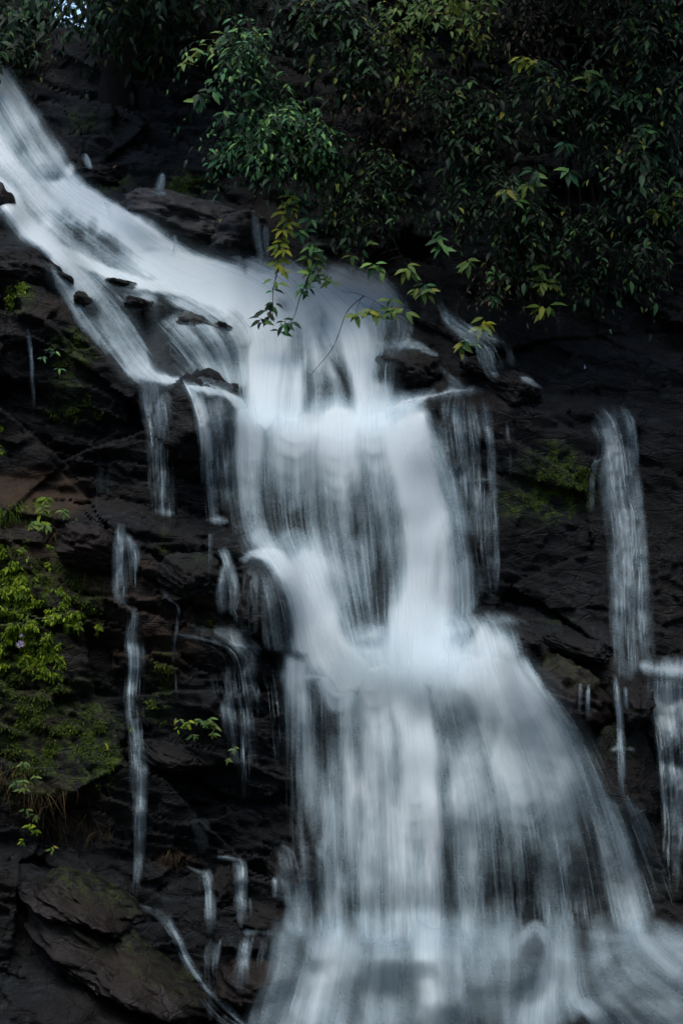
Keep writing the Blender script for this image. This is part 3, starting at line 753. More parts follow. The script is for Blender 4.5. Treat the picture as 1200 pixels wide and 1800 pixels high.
SIDE = [
    ('thin white fall on the left rock face, first of the twin falls', [S((264, 640, 20, .8), (272, 700, 24, .75), (280, 760, 22, .65), (280, 820, 24, .6), (284, 895, 28, .55)), S((270, 897, 7, .2), (288, 899, 9, .7), (306, 900, 6, .2), dw=0, soft=-.3)], 1.4),
    ('narrow curved fall beside the rounded rock, second of the twin falls', [S((325, 665, 9, .7), (345, 705, 12, .85), (360, 760, 13, .8), (368, 830, 12, .8), (375, 908, 13, .8)), S((372, 690, 34, .25), (388, 780, 36, .32), (394, 880, 34, .3)), S((366, 912, 6, .3), (382, 913, 9, .8), (398, 915, 6, .2), dw=0, soft=-.3)], 1.4),
    ('very thin rivulet on the black rock at the far left', [S((48, 572, 3, .6), (55, 620, 5, .5), (58, 680, 4, .4), (60, 750, 5, .2)), S((60, 625, 12, .2), (58, 720, 8, .15))], 1.6),
    ('long thin rivulet zigzagging down the brown left cliff', [S((213, 915, 8, .8), (212, 985, 13, .7), (215, 1055, 16, .65)), S((222, 940, 7, .5), (236, 975, 11, .45), (236, 1035, 12, .3)), S((222, 1050, 14, .7), (238, 1080, 10, .65), (232, 1115, 13, .6), (238, 1170, 14, .55), (232, 1230, 14, .55), (240, 1290, 13, .55), (248, 1350, 14, .5), (244, 1420, 13, .5), (240, 1500, 12, .45), (236, 1570, 10, .3)), S((240, 1070, 22, .2), (242, 1300, 22, .2), (244, 1480, 16, .1))], 1.8),
    ('broken thread of water on the left cliff, right of the long rivulet', [S((290, 1022, 3, .6), (294, 1050, 4, .6), (314, 1068, 4, .5), (312, 1110, 4, .45), (308, 1160, 4, .3), (312, 1230, 3, .3))], 1.5),
    ('veil of thin threads on dark rock left of the main fall', [S((388, 960, 8, .45), (400, 985, 9, .65), (412, 1030, 9, .65), (415, 1080, 9, .6)), S((398, 985, 10, .4), (390, 1030, 12, .4), (392, 1075, 12, .2)), S((420, 1085, 10, .6), (440, 1090, 6, .4), dw=.2),
        S((400, 1100, 34, .32), (410, 1170, 40, .34), (422, 1250, 44, .3), (430, 1340, 36, .25), (425, 1400, 24, .15)), S((420, 1200, 5, .4), (425, 1260, 5, .4), (428, 1320, 6, .4), (430, 1400, 7, .3)), S((455, 1200, 4, .3), (452, 1290, 4, .3)), S((392, 1230, 4, .3), (392, 1290, 3, .25)), S((470, 1170, 14, .35), (478, 1240, 16, .3), (485, 1330, 18, .2)), S((320, 1115, 20, .15), (370, 1125, 26, .2), (440, 1140, 30, .25), dw=.3)], 1.8),
    ('spread of fine spills from the right of the upper ledge', [S((770, 640, 8, .6), (785, 660, 14, .65), (805, 680, 18, .6), (800, 690, 18, .5)), S((862, 685, 8, .45), (800, 688, 12, .65), (740, 700, 16, .65), (690, 720, 22, .8), dw=.4),
        S((848, 690, 12, .6), (856, 740, 12, .55), (862, 800, 10, .4), (868, 890, 8, .3), (870, 1000, 8, .2)), S((820, 692, 12, .4), (828, 750, 14, .35), (832, 840, 12, .2), (838, 920, 14, .2)), S((780, 695, 16, .4), (782, 760, 18, .35), (784, 840, 16, .25)), S((742, 705, 20, .55), (762, 770, 24, .5), (785, 850, 26, .42), (805, 950, 26, .36), (830, 1050, 26, .3)), S((790, 690, 46, .45), (800, 760, 46, .38), (812, 850, 44, .3), (826, 960, 36, .25), (840, 1050, 30, .2)), S((850, 850, 24, .3), (848, 920, 26, .28), (852, 1020, 24, .18)),
        S((800, 848, 6, .35), (840, 846, 5, .45), (868, 844, 5, .5), dw=0), S((840, 850, 10, .3), (830, 900, 10, .3), (822, 980, 12, .2)), S((862, 850, 6, .4), (868, 930, 8, .25), (872, 1040, 6, .15)), S((890, 735, 3, .35), (896, 800, 3, .25), (896, 840, 3, .2))], 1.5),
    ('small spill stepping down under the leaves at upper right', [S((772, 530, 8, .8), (792, 560, 14, .8), (815, 580, 16, .75), (850, 592, 20, .7), (885, 602, 20, .4)), S((850, 598, 20, .65), (860, 625, 24, .6), (865, 652, 24, .45)), S((890, 600, 12, .35), (900, 640, 10, .25)), S((815, 625, 8, .5), (822, 645, 8, .4)), S((912, 662, 4, .5), (930, 672, 6, .6), (950, 684, 4, .3)), S((865, 655, 6, .6), (875, 658, 6, .5))], 1.4),
    ('separate tall white fall in front of the black wall at right', [S((1044, 716, 14, .65), (1064, 735, 24, .75), (1076, 790, 27, .75), (1088, 860, 30, .72), (1098, 950, 33, .72), (1104, 1050, 36, .72), (1108, 1160, 40, .72)), S((1085, 714, 12, .6), (1102, 740, 12, .5), (1110, 800, 12, .5), (1120, 880, 12, .4), (1128, 980, 12, .35), (1130, 1100, 14, .35), (1132, 1155, 16, .35)), S((1062, 806, 6, .5), (1048, 815, 7, .5), (1040, 850, 7, .4), (1036, 900, 6, .15)), S((1048, 1060, 14, .12), (1050, 1150, 20, .15))], 1.4),
    ('white fall spilling from a lip at the right picture edge', [S((1125, 1170, 12, .7), (1170, 1175, 20, .9), (1240, 1185, 22, .9), dw=0, soft=0), S((1165, 1180, 32, .75), (1164, 1230, 32, .65), (1178, 1290, 30, .75), (1186, 1360, 28, .65), (1190, 1440, 28, .55), (1194, 1560, 24, .35)), S((1200, 1190, 20, .6), (1205, 1300, 20, .6), (1206, 1450, 20, .5))], 1.4),
    ('slim spill over the blocky rock, right of the lower fall', [S((1080, 1180, 8, .5), (1084, 1220, 7, .6), (1090, 1290, 7, .65), (1092, 1320, 9, .6), (1094, 1380, 8, .35), (1098, 1400, 10, .5)), S((1098, 1205, 4, .4), (1098, 1245, 4, .3)), S((1078, 1318, 5, .35), (1092, 1314, 7, .5), (1112, 1318, 5, .3), dw=0)], 1.5),
    ('pair of tiny dribbles on the brown stained rock, right of the lower fall', [S((1020, 1200, 3, .4), (1019, 1250, 3, .25)), S((1032, 1202, 3, .55), (1031, 1265, 3, .3))], 1.5),
    ('tiny spout above the grey shelf, under the dark upper bank', [S((284, 304, 4, .6), (280, 318, 8, .6), (272, 336, 11, .7)), S((262, 338, 3, .6), (285, 340, 3, .6), dw=0)], 1.5),
    ('tiny spout beside the mossy stone at the top of the cascade', [S((146, 272, 6, .6), (154, 285, 6, .6), (160, 298, 4, .5))], 1.5),
    ('short thin spill over the grey shelf into the cascade', [S((305, 412, 5, .5), (307, 432, 4, .5), (306, 448, 5, .5)), S((188, 352, 8, .5), (195, 365, 6, .6), (196, 385, 5, .4))], 1.5),
    ('faint seep of water down the grey rock under the vines', [S((446, 368, 6, .25), (452, 400, 10, .22), (458, 440, 12, .2), (464, 470, 10, .2)), S((470, 390, 6, .15), (472, 460, 8, .15))], 1.6),
    ('short fall off the ledge left of the square rock near the bottom', [S((325, 1522, 3, .2), (345, 1531, 4, .5), (364, 1534, 4, .5), dw=0), S((354, 1526, 8, .2), (361, 1545, 13, .55), (364, 1590, 13, .5), (362, 1645, 15, .3)), S((375, 1648, 22, .2), (372, 1690, 20, .2), (372, 1730, 16, .1))], 1.4),
    ('short fall over the square rock near the bottom', [S((385, 1508, 3, .3), (405, 1509, 4, .5), (424, 1514, 5, .5), dw=0), S((418, 1508, 8, .2), (425, 1528, 15, .55), (424, 1575, 14, .5), (422, 1632, 15, .3)), S((440, 1575, 2.5, .4), (441, 1610, 2.5, .3)), S((434, 1640, 14, .55), (426, 1690, 15, .5), (420, 1740, 16, .3)), S((470, 1645, 18, .35), (462, 1700, 18, .3))], 1.4),
    ('faint veil over the rounded rock at the left foot of the main fall', [S((480, 1482, 12, .2), (500, 1500, 20, .22), (510, 1560, 24, .2), (520, 1620, 24, .2)), S((484, 1545, 6, .35), (484, 1575, 6, .3)), S((545, 1480, 10, .3), (575, 1520, 14, .3), (590, 1560, 12, .3))], 1.4),
    ('narrow stream sliding diagonally along the slab at lower left', [S((225, 1586, 16, .1), (275, 1600, 14, .35), (305, 1640, 11, .5), (330, 1690, 11, .5), (365, 1740, 10, .6), (405, 1780, 8, .65), (450, 1820, 8, .6)), S((335, 1700, 14, .25), (370, 1770, 14, .3), (420, 1810, 12, .3))], 1.3),
]
def filaments(st, seed):
    """a stream splits into thin wandering threads over a faint veil"""
    rng = np.random.default_rng(seed); out = []
    for q in st:
        P = np.array(q['p'], float)
        P[:, 2] *= .95; P[:, 3] = np.clip(P[:, 3] * 1.35, 0, .95)
        Q = smooth_path(P, (len(P) - 1) * 4 + 1) if len(P) > 2 else smooth_path(P, 6)
        f = Q.copy(); f[:, 2] *= 1.3
        f[:, 3] *= .66 * np.interp(np.linspace(0, 1, len(f)), [0, .22, .7, 1], [.03, 1, .9, .45]) if q['dw'] else .6
        out.append({'p': [tuple(x) for x in f], 'dw': q['dw'], 'soft': -.3})
        if q['dw'] == 0: continue
        n = int(np.clip(P[:, 2].mean() / 2.0, 2, 12))
        for k in range(n):
            i0 = int(rng.uniform(0, .35) * len(Q)) if k else 0; i1 = int(len(Q) * rng.uniform(.7, 1.15)) if k else len(Q)
            R_ = Q[i0:max(i1, i0 + 4)].copy()
            if len(R_) < 3: continue
            lane = rng.uniform(-1, 1); wob = np.cumsum(rng.normal(size=len(R_))) * .05
            R_[:, 0] += (lane * .75 + wob) * R_[:, 2]
            R_[:, 2] = rng.uniform(1.5, 3.8); R_[:, 3] = np.clip(R_[:, 3] * rng.uniform(.45, 1.0), 0, .85) * np.interp(np.linspace(0, 1, len(R_)), [0, .16, .8, 1], [.05, 1, .9, .35])
            out.append({'p': [tuple(x) for x in R_], 'dw': 1.0, 'soft': -.4})
    return out
for i, (lab, st, dens) in enumerate(SIDE):
    build_water('rivulet', lab, filaments(st, 80 + i), (), 0.01, dens * 1.4, 50 + i, None, 'waterfall' if 'fall' in lab.split() else 'rivulet', amp=.5, WS=2.0, warp=4.0, gap=.4, sheet_k=.9, lmax=30, field=WAT_THIN, thread_a=.8)
print('water tris', WATER_STAT)

# ------------------------------------------------------------------ plants
LEAF_V = np.array([(0, 0, 0), (-.17, .3, .05), (0, .3, 0), (.17, .3, .05), (-.15, .62, .0), (0, .65, -.06), (.15, .62, .0), (0, 1, -.2)])
LEAF_F = np.array([(0, 2, 1), (0, 3, 2), (1, 2, 5), (1, 5, 4), (2, 3, 6), (2, 6, 5), (4, 5, 7), (5, 6, 7)])
def norm(a):
    return a / (np.linalg.norm(a, axis=-1, keepdims=True) + 1e-9)
def frames(T, N):
    T = norm(T); X = norm(np.cross(T, N)); Nn = np.cross(X, T)
    return X, T, Nn
def leaves_mesh(name, P, T, N, L, mat, tint):
    X, T, Nn = frames(T, N)
    V = P[:, None] + L[:, None, None] * (LEAF_V[None, :, 0:1] * X[:, None] + LEAF_V[None, :, 1:2] * T[:, None] + LEAF_V[None, :, 2:3] * Nn[:, None])
    F = (np.arange(len(P))[:, None, None] * len(LEAF_V) + LEAF_F[None]).reshape(-1, 3)
    return mesh_from(name, V.reshape(-1, 3), F, mat, True, {'tint': np.repeat(tint, len(LEAF_V))})
LEAF_CACHE = {}
def leaf_mesh(mat):
    if mat.name not in LEAF_CACHE:
        LEAF_CACHE[mat.name] = mesh_from('leaf', LEAF_V, LEAF_F, mat, True)
    return LEAF_CACHE[mat.name]
from mathutils import Matrix
def leaf_objects(root, P, T, N, L, mat, name='leaf'):
    X, T, Nn = frames(T, N); me = leaf_mesh(mat); o0 = np.array(root.location)
    for p, x, t, n, l in zip(P, X, T, Nn, L):
        o = bpy.data.objects.new(name, me); COL.objects.link(o); o.parent = root
        m = Matrix(((x[0], t[0], n[0]), (x[1], t[1], n[1]), (x[2], t[2], n[2]))).to_4x4() @ Matrix.Diagonal((l, l, l, 1))
        m.translation = Vector(p - o0)
        o.matrix_basis = m

def pt(u, v, d):
    return world_xyz(np.array(float(u)), np.array(float(v)), float(d))

def twigs(rng, starts, dirs, length, leaf, per, droop=.5):
    """leafy twigs: stems and alternating leaves"""
    P = []; T = []; N = []; L = []; stems = []
    for s, d, ln in zip(starts, dirs, length):
        n = 6; t = np.linspace(0, 1, n)[:, None]
        path = s + d * ln * t + np.array([0, 0, -1.]) * droop * ln * t ** 2 + rng.normal(size=(n, 3)) * .012
        stems.append(tube(path, np.linspace(.006, .002, n), 3))
        m = max(2, int(per * rng.uniform(.6, 1.3)))
        for k in range(m):
            q = (k + 1) / m; f = q * (n - 1); i = min(int(f), n - 2)
            p = path[i] + (path[i + 1] - path[i]) * (f - i)
            tan = norm(path[i + 1] - path[i])
            side = norm(np.cross(tan, [0, 0, 1.]) + 1e-4) * (1 if k % 2 else -1)
            if k == m - 1: side = side * .1
            P.append(p); T.append(.55 * tan + .8 * side + np.array([0, -.2, -.25]) + rng.normal(size=3) * .25)
            N.append(np.array([0, -.55, 1.0]) + rng.normal(size=3) * .45); L.append(leaf * float(np.clip(rng.lognormal(-.08, .32), .4, 1.7)))
    return np.array(P), np.array(T), np.array(N), np.array(L), join(stems)

def shrub(name, label, cat, group, u, v, ru, rv, d, rd, mat, n, leaf_px, seed, n_obj=50, per=8, root=None, downward=.5, reach=.45):
    rng = np.random.default_rng(seed)
    k = (CAM_D + d) / CAM_D / PX
    c = pt(u, v, d)
    q = norm(rng.normal(size=(n, 3))) * rng.uniform(.25, 1, (n, 1)) ** .5
    q[:, 1] = -np.abs(q[:, 1]) * .9 + .25
    # leave gaps: twigs gather in clumps
    ctr = norm(rng.normal(size=(9, 3))) * rng.uniform(.4, .95, (9, 1)); ctr[:, 1] = -np.abs(ctr[:, 1])
    w = ctr[rng.integers(0, 9, n)]
    q = np.where(rng.random((n, 1)) < .9, w + .15 * rng.normal(size=(n, 3)), q)
    st = c + q * np.array([ru * k, rd, rv * k])
    di = norm(q * np.array([.8, .5, .5]) + np.array([0, -.5, -downward]) + rng.normal(size=(n, 3)) * .35)
    P, T, N, L, stems = twigs(rng, st, di, rng.uniform(.5, 1.1, n) * reach, leaf_px * k, per)
    base = np.array(pt(u + (rng.random() - .5) * 40, v - rv * .6, d + rd + .5) if root is None else root)
    e = add(name, None, loc=base, label=label, cat=cat, group=group)
    limbs = []
    for j in range(9):
        tgt = c + ctr[j] * np.array([ru * k, rd, rv * k]) * .8
        mid = (base + tgt) / 2 + np.array([0, -.1, .25]) + rng.normal(size=3) * .1
        limbs.append(tube(smooth_path([base, mid, tgt], 9), np.linspace(.035, .008, 9), 5))
    add('branches', mesh_from('branches', *join(limbs), BARK), parent=e)
    add('twigs', mesh_from('twigs', *stems, BARK), parent=e, kind='stuff')
    tint = rng.random(len(P))
    order = np.argsort(P[:, 1] + rng.normal(size=len(P)) * .15)
    a, b = order[:n_obj], order[n_obj:]
    add('foliage', leaves_mesh('foliage', P[b], T[b], N[b], L[b], mat, tint[b]), parent=e, kind='stuff')
    leaf_objects(e, P[a], T[a], N[a], L[a], mat)
    return e

G1 = 'shrubs hanging from the upper right bank'
SHRUBS = [
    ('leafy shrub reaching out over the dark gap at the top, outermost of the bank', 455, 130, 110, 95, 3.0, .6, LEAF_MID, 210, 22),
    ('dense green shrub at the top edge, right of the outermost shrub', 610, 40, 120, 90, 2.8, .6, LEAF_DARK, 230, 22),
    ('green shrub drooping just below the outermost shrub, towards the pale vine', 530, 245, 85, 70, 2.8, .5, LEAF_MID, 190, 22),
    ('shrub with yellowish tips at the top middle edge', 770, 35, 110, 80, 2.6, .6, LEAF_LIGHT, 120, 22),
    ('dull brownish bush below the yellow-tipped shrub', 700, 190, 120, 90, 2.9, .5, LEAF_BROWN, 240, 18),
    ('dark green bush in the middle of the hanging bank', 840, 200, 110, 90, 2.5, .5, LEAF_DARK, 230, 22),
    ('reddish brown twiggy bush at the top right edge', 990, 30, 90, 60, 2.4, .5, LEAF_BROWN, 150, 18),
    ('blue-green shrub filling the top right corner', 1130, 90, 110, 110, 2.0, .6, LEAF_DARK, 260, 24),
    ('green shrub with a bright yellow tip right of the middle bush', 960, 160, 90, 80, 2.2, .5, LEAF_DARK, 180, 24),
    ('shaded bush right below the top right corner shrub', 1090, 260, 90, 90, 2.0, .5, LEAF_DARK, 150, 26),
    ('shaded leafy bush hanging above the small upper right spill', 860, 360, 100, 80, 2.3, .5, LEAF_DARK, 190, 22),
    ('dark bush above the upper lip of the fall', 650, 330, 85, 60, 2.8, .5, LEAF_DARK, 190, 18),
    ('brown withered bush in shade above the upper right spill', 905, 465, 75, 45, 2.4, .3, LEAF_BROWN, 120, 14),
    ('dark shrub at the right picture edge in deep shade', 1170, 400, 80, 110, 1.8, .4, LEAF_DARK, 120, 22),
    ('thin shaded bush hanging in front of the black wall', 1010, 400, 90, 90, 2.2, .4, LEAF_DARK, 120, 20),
]
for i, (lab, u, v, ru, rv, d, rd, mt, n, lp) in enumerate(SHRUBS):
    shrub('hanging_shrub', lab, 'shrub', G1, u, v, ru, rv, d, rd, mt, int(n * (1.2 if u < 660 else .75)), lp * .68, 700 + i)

def vine(label, path, d, mats, clusters, leaf_px, seed, stem_r=.006, cat='vine', name='hanging_vine', group='vines hanging over the falls'):
    """one hanging stem; clusters = (u, v, number of leaves, material index)"""
    rng = np.random.default_rng(seed)
    k = (CAM_D + d) / CAM_D / PX
    pts = [pt(u, v, d + rng.uniform(-.05, .05)) for u, v in path]
    e = add(name, None, loc=pts[0], label=label, cat=cat, group=group)
    P3 = smooth_path(pts, 6 * len(pts))
    parts = [tube(P3, np.linspace(stem_r, stem_r * .35, len(P3)), 5)]
    for (u, v, n, mi) in clusters:
        c = pt(u, v, d - .03)
        j = np.argmin(np.linalg.norm(P3 - c, axis=1))
        parts.append(tube(smooth_path([P3[j], (P3[j] + c) / 2 + np.array([0, -.02, .03]), c], 6), np.linspace(.004, .002, 6), 3))
        fan = rng.uniform(-.4, .4)
        ang = np.linspace(-1.5, 1.5, n) + fan + rng.normal(size=n) * .2 if n > 1 else np.array([fan])
        T = np.stack([np.sin(ang), -.35 + rng.normal(size=n) * .25, -np.cos(ang) * .8 - .15], -1)
        N = np.stack([rng.normal(size=n) * .3, -1 + 0 * ang, .8 + rng.normal(size=n) * .3], -1)
        L = leaf_px * k * rng.uniform(.75, 1.2, n)
        P = c + rng.normal(size=(n, 3)) * .018
        leaf_objects(e, P, T, N, L, mats[mi])
    add('stem', mesh_from('stem', *join(parts), BARK), parent=e)
    return e
LL = (LEAF_LIGHT, LEAF_YELLOW, LEAF_MID, LEAF_DARK)
def along(u0, v0, u1, v1, n, k, mi, j=12, seed=0):
    r = random.Random(seed + u0 * 7 + v0)
    return [(u0 + (u1 - u0) * t / max(1, n - 1) + r.uniform(-j, j), v0 + (v1 - v0) * t / max(1, n - 1) + r.uniform(-j / 2, j / 2), k, mi) for t in range(n)]
VINES = [
    ('pale vine with yellow leaves hanging at the lip of the upper fall', [(500, 270), (497, 350), (490, 480)], 2.5, along(508, 340, 492, 468, 11, 5, 1, 9), 22),
    ('dark leafy sprig dangling lowest in front of the white water', [(490, 470), (480, 510), (478, 560), (455, 570)], 2.3, [(484, 492, 3, 0), (478, 508, 2, 2), (480, 535, 5, 3), (468, 548, 6, 3), (456, 562, 5, 3)], 22),
    ('green sprig just right of the lowest dangling sprig', [(545, 480), (528, 520), (515, 560), (495, 572)], 2.3, [(515, 565, 4, 2), (502, 568, 4, 2), (492, 575, 3, 2)], 22),
    ('small green sprig over the lip between the pale vine and the bare twig', [(565, 470), (545, 500), (530, 512)], 2.4, [(540, 508, 4, 2), (528, 512, 4, 2)], 20),
    ('leafy vine right of the pale yellow vine, hanging to the water', [(530, 300), (545, 400), (540, 470), (580, 490)], 2.5, along(530, 340, 545, 480, 8, 5, 2, 18) + [(545, 455, 6, 0), (552, 475, 5, 0), (570, 486, 3, 0), (582, 492, 2, 0)], 24),
    ('long dark branch with a few leaves reaching left over the fall', [(790, 590), (730, 562), (690, 548), (640, 520), (600, 512)], 2.2, [(712, 548, 4, 0), (690, 540, 5, 0), (668, 552, 5, 0), (652, 548, 4, 1), (625, 552, 4, 0), (688, 525, 3, 0)], 24),
    ('bare curved twig hanging in front of the upper fall', [(640, 520), (610, 548), (585, 610), (545, 660)], 2.2, [], 20),
    ('thin straight vine with sparse leaves above the upper lip', [(660, 310), (657, 380), (655, 450)], 2.4, along(660, 320, 655, 420, 4, 2, 0, 8) + [(615, 446, 3, 0)], 20),
    ('pair of leafy shoots hanging over the right of the upper lip', [(680, 400), (700, 440), (735, 515)], 2.2, [(655, 460, 4, 2), (668, 470, 4, 0), (715, 470, 6, 0), (722, 480, 5, 0), (735, 508, 7, 0), (750, 512, 5, 0), (745, 498, 5, 2)], 24),
    ('vine of broad palm-shaped leaves above the small upper right spill', [(830, 350), (825, 420), (820, 470)], 2.1, [(822, 462, 6, 0), (775, 435, 6, 2), (770, 420, 5, 2), (868, 480, 6, 2), (866, 520, 6, 2)], 26),
    ('bright yellow-green vine tip in front of the black wall', [(960, 340), (955, 430), (955, 550)], 2.0, [(945, 420, 5, 2), (945, 466, 4, 0), (952, 495, 6, 0), (965, 497, 5, 1), (952, 543, 6, 1), (965, 540, 4, 0)], 26),
    ('small yellow leaf cluster dangling over the upper right spill', [(800, 510), (830, 550), (848, 565)], 2.0, [(845, 572, 6, 1), (852, 565, 4, 1)], 24),
    ('olive leaf cluster dangling just below the yellow cluster', [(800, 540), (812, 580), (815, 600)], 2.0, [(812, 606, 6, 0), (822, 600, 5, 2)], 24),
    ('shoot of light leaves in the middle of the shaded bank', [(930, 200), (940, 290), (930, 330)], 1.8, [(925, 320, 6, 0), (890, 335, 6, 0), (940, 300, 6, 2), (995, 255, 6, 2), (1000, 300, 5, 2), (905, 345, 5, 2)], 28),
    ('shoot of broad leaves at the right in the shaded bank', [(1080, 120), (1100, 170), (1140, 280)], 1.7, [(1100, 170, 7, 2), (1120, 165, 6, 2), (1148, 225, 6, 2), (1135, 235, 5, 2), (1145, 270, 6, 2), (1050, 140, 6, 2), (1030, 130, 5, 0)], 28),
    ('pale leafy shoot at the right picture edge', [(1215, 300), (1190, 340), (1155, 370)], 1.6, [(1195, 335, 6, 0), (1180, 345, 5, 0), (1160, 368, 5, 0), (1150, 370, 4, 0)], 28),
    ('yellow-green spray at the top middle edge', [(760, -40), (740, 10), (720, 30)], 2.2, [(735, 10, 6, 0), (730, 30, 5, 0), (790, 10, 6, 1), (810, 5, 6, 0), (780, 28, 4, 0)], 24),
    ('bright yellow leaf spray on the shaded bank below the top edge', [(900, 60), (915, 90), (925, 110)], 1.9, [(918, 100, 7, 1), (928, 108, 6, 1), (905, 110, 5, 0)], 22),
    ('topmost left sprig of light leaves sticking out over the dark gap', [(470, 40), (400, 60), (330, 105)], 2.5, [(420, 55, 5, 2), (395, 62, 5, 0), (370, 78, 4, 0), (350, 85, 4, 0), (332, 98, 5, 0), (325, 110, 4, 0)], 22),
    ('second sprig under the topmost left sprig, drooping', [(430, 170), (370, 168), (345, 175)], 2.5, [(375, 158, 5, 2), (352, 168, 5, 2), (348, 180, 4, 2), (395, 200, 5, 2), (440, 160, 6, 2)], 24),
]
for i, (lab, path, d, cl, lp) in enumerate(VINES):
    vine(lab, path, d, LL, cl, lp, 900 + i)

# top-left trees above the head of the falls, two more added for shade
def tree(label, u, v, d, width, lean, crown, seed, mat, n, leaf_px, fwd=0.0):
    rng = np.random.default_rng(seed); k = (CAM_D + d) / CAM_D / PX
    base = pt(u, v, d)
    e = add('tree', None, loc=base, label=label, cat='tree', group='trees above the head of the falls')
    top = base + np.array([lean, 0, 5.5])
    t = np.linspace(0, 1, 14)
    path = base + (top - base) * t[:, None] + np.stack([.08 * np.sin(t * 7), 0 * t, 0 * t], -1)
    parts = [tube(path, width * k * (1.25 - .6 * t) * (1 + .25 * np.exp(-t * 9)), 14)]
    P_all = []
    cu, cv, ru, rv, rd = crown
    c = pt(cu, cv, d - fwd)
    q = rng.normal(size=(n, 3)) * np.array([.5, .5, .5])
    st = c + q * np.array([ru * k, rd, rv * k])
    for j in range(10):
        a = path[6 + j // 2]; b = st[rng.integers(n)]
        parts.append(tube(smooth_path([a, (a + b) / 2 + np.array([0, 0, .25]), b], 8), np.linspace(.05, .01, 8), 5))
    di = norm(q + np.array([0, -.3, -.5]) + rng.normal(size=(n, 3)) * .4)
    P, T, N, L, stems = twigs(rng, st, di, rng.uniform(.3, .6, n), leaf_px * k, 9)
    add('trunk', mesh_from('trunk', *join(parts), BARK), parent=e)
    add('crown', leaves_mesh('crown', P, T, N, L, mat, rng.random(len(P))), parent=e, kind='stuff')
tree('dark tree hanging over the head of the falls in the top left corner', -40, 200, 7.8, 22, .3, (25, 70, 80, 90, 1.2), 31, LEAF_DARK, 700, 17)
tree('dark tree with a thick trunk beside the gap of sky', 215, 230, 6.0, 34, -.1, (270, -70, 150, 80, 1.8), 32, LEAF_DARK, 900, 18, 1.0)  # crown enlarged overhead, out of view, to shade the upper wall
tree('tall tree added to shade the bank, its lowest leaves at the top edge, middle', 560, 60, 5.2, 26, .2, (700, -190, 220, 100, 2.0), 34, LEAF_DARK, 300, 24, .4)  # added mostly out of view so its crown shades the bank below
tree('tall tree added to shade the right bank, its lowest leaves at the top right edge', 1020, 60, 4.2, 26, .1, (1060, -190, 260, 100, 2.4), 35, LEAF_DARK, 600, 24, 1.6)  # added, crown brought forward to keep sky off the right bank
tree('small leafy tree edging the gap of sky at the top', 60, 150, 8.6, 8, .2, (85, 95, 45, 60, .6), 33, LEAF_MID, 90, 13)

# moss and creeping plants on the rock
def scatter(label, name, boxes, n, size_px, mat, seed, cat, hang=.8, spread=.35):
    rng = np.random.default_rng(seed)
    us = []; vs = []
    for (u, v, ru, rv) in boxes:
        m = int(n * ru * rv / sum(b[2] * b[3] for b in boxes))
        r = np.sqrt(rng.random(m * 3)); a = rng.random(m * 3) * 6.283
        uu = u + ru * r * np.cos(a); vv = v + rv * r * np.sin(a)
        keep = fbm(uu / 22, vv / 22, seed, 4) + .3 * (.5 - r) > .05
        us.append(uu[keep][:m]); vs.append(vv[keep][:m])
    u = np.concatenate(us); v = np.concatenate(vs); n = len(u)
    d = depth_at(u, v, CLIFF_D) - rng.uniform(-.01, .03, n)
    P = world_xyz(u, v, d)
    T = np.stack([rng.normal(size=n) * spread * 1.6, -.5 + rng.normal(size=n) * .3, -hang + rng.normal(size=n) * .5], -1)
    N = np.stack([rng.normal(size=n) * .5, -.8 + 0 * u, .9 + rng.normal(size=n) * .4], -1)
    L = size_px / PX * rng.lognormal(0, .3, n)
    add(name, leaves_mesh(name, P, T, N, L, mat, rng.random(n)), label=label, cat=cat, kind='stuff')
scatter('bright green leafy creeper covering the left cliff', 'creeper', [(15, 1060, 105, 100), (50, 1130, 95, 75), (10, 1000, 60, 70), (110, 1090, 70, 50)], 9000, 7.5, LEAF_MOSS, 41, 'creeper')
scatter('darker moss and creeper below the bright creeper on the left cliff', 'moss', [(40, 1230, 90, 90), (110, 1290, 90, 70), (60, 1340, 80, 60)], 5000, 5, LEAF_MOSS_DIM, 42, 'moss')
scatter('loose moss on the left cliff between the creeper and the long rivulet', 'moss', [(120, 1010, 70, 60), (140, 1080, 50, 60), (60, 985, 60, 40)], 2200, 4.5, LEAF_MOSS_DIM, 43, 'moss')
scatter('moss patch on the black rock under the upper cascade', 'moss', [(135, 610, 45, 35), (110, 690, 35, 60), (150, 720, 40, 30)], 1300, 4, LEAF_MOSS_DIM, 44, 'moss')
scatter('moss patch on the dark bank behind the upper cascade', 'moss', [(330, 322, 50, 24), (175, 312, 55, 18), (292, 374, 24, 12)], 1300, 4, LEAF_MOSS_DIM, 45, 'moss')
scatter('moss patch on the shaded wall beside the far right fall', 'moss', [(985, 840, 60, 60), (960, 870, 50, 25), (1010, 870, 40, 30)], 1500, 4, LEAF_MOSS_DIM, 46, 'moss')
scatter('moss streak on the cliff between the two thin rivulets', 'moss', [(285, 1185, 20, 45), (275, 1255, 28, 30), (365, 1095, 22, 14), (290, 965, 12, 22)], 800, 4.5, LEAF_MOSS_DIM, 47, 'moss')
scatter('moss strip beside the long rivulet low on the left cliff', 'moss', [(180, 1330, 20, 60), (165, 1260, 30, 40)], 800, 4.5, LEAF_MOSS_DIM, 48, 'moss')
scatter('moss at the left picture edge under the upper cascade', 'moss', [(8, 525, 22, 30), (40, 490, 18, 30), (2, 790, 10, 45)], 600, 5, LEAF_MOSS, 49, 'moss')

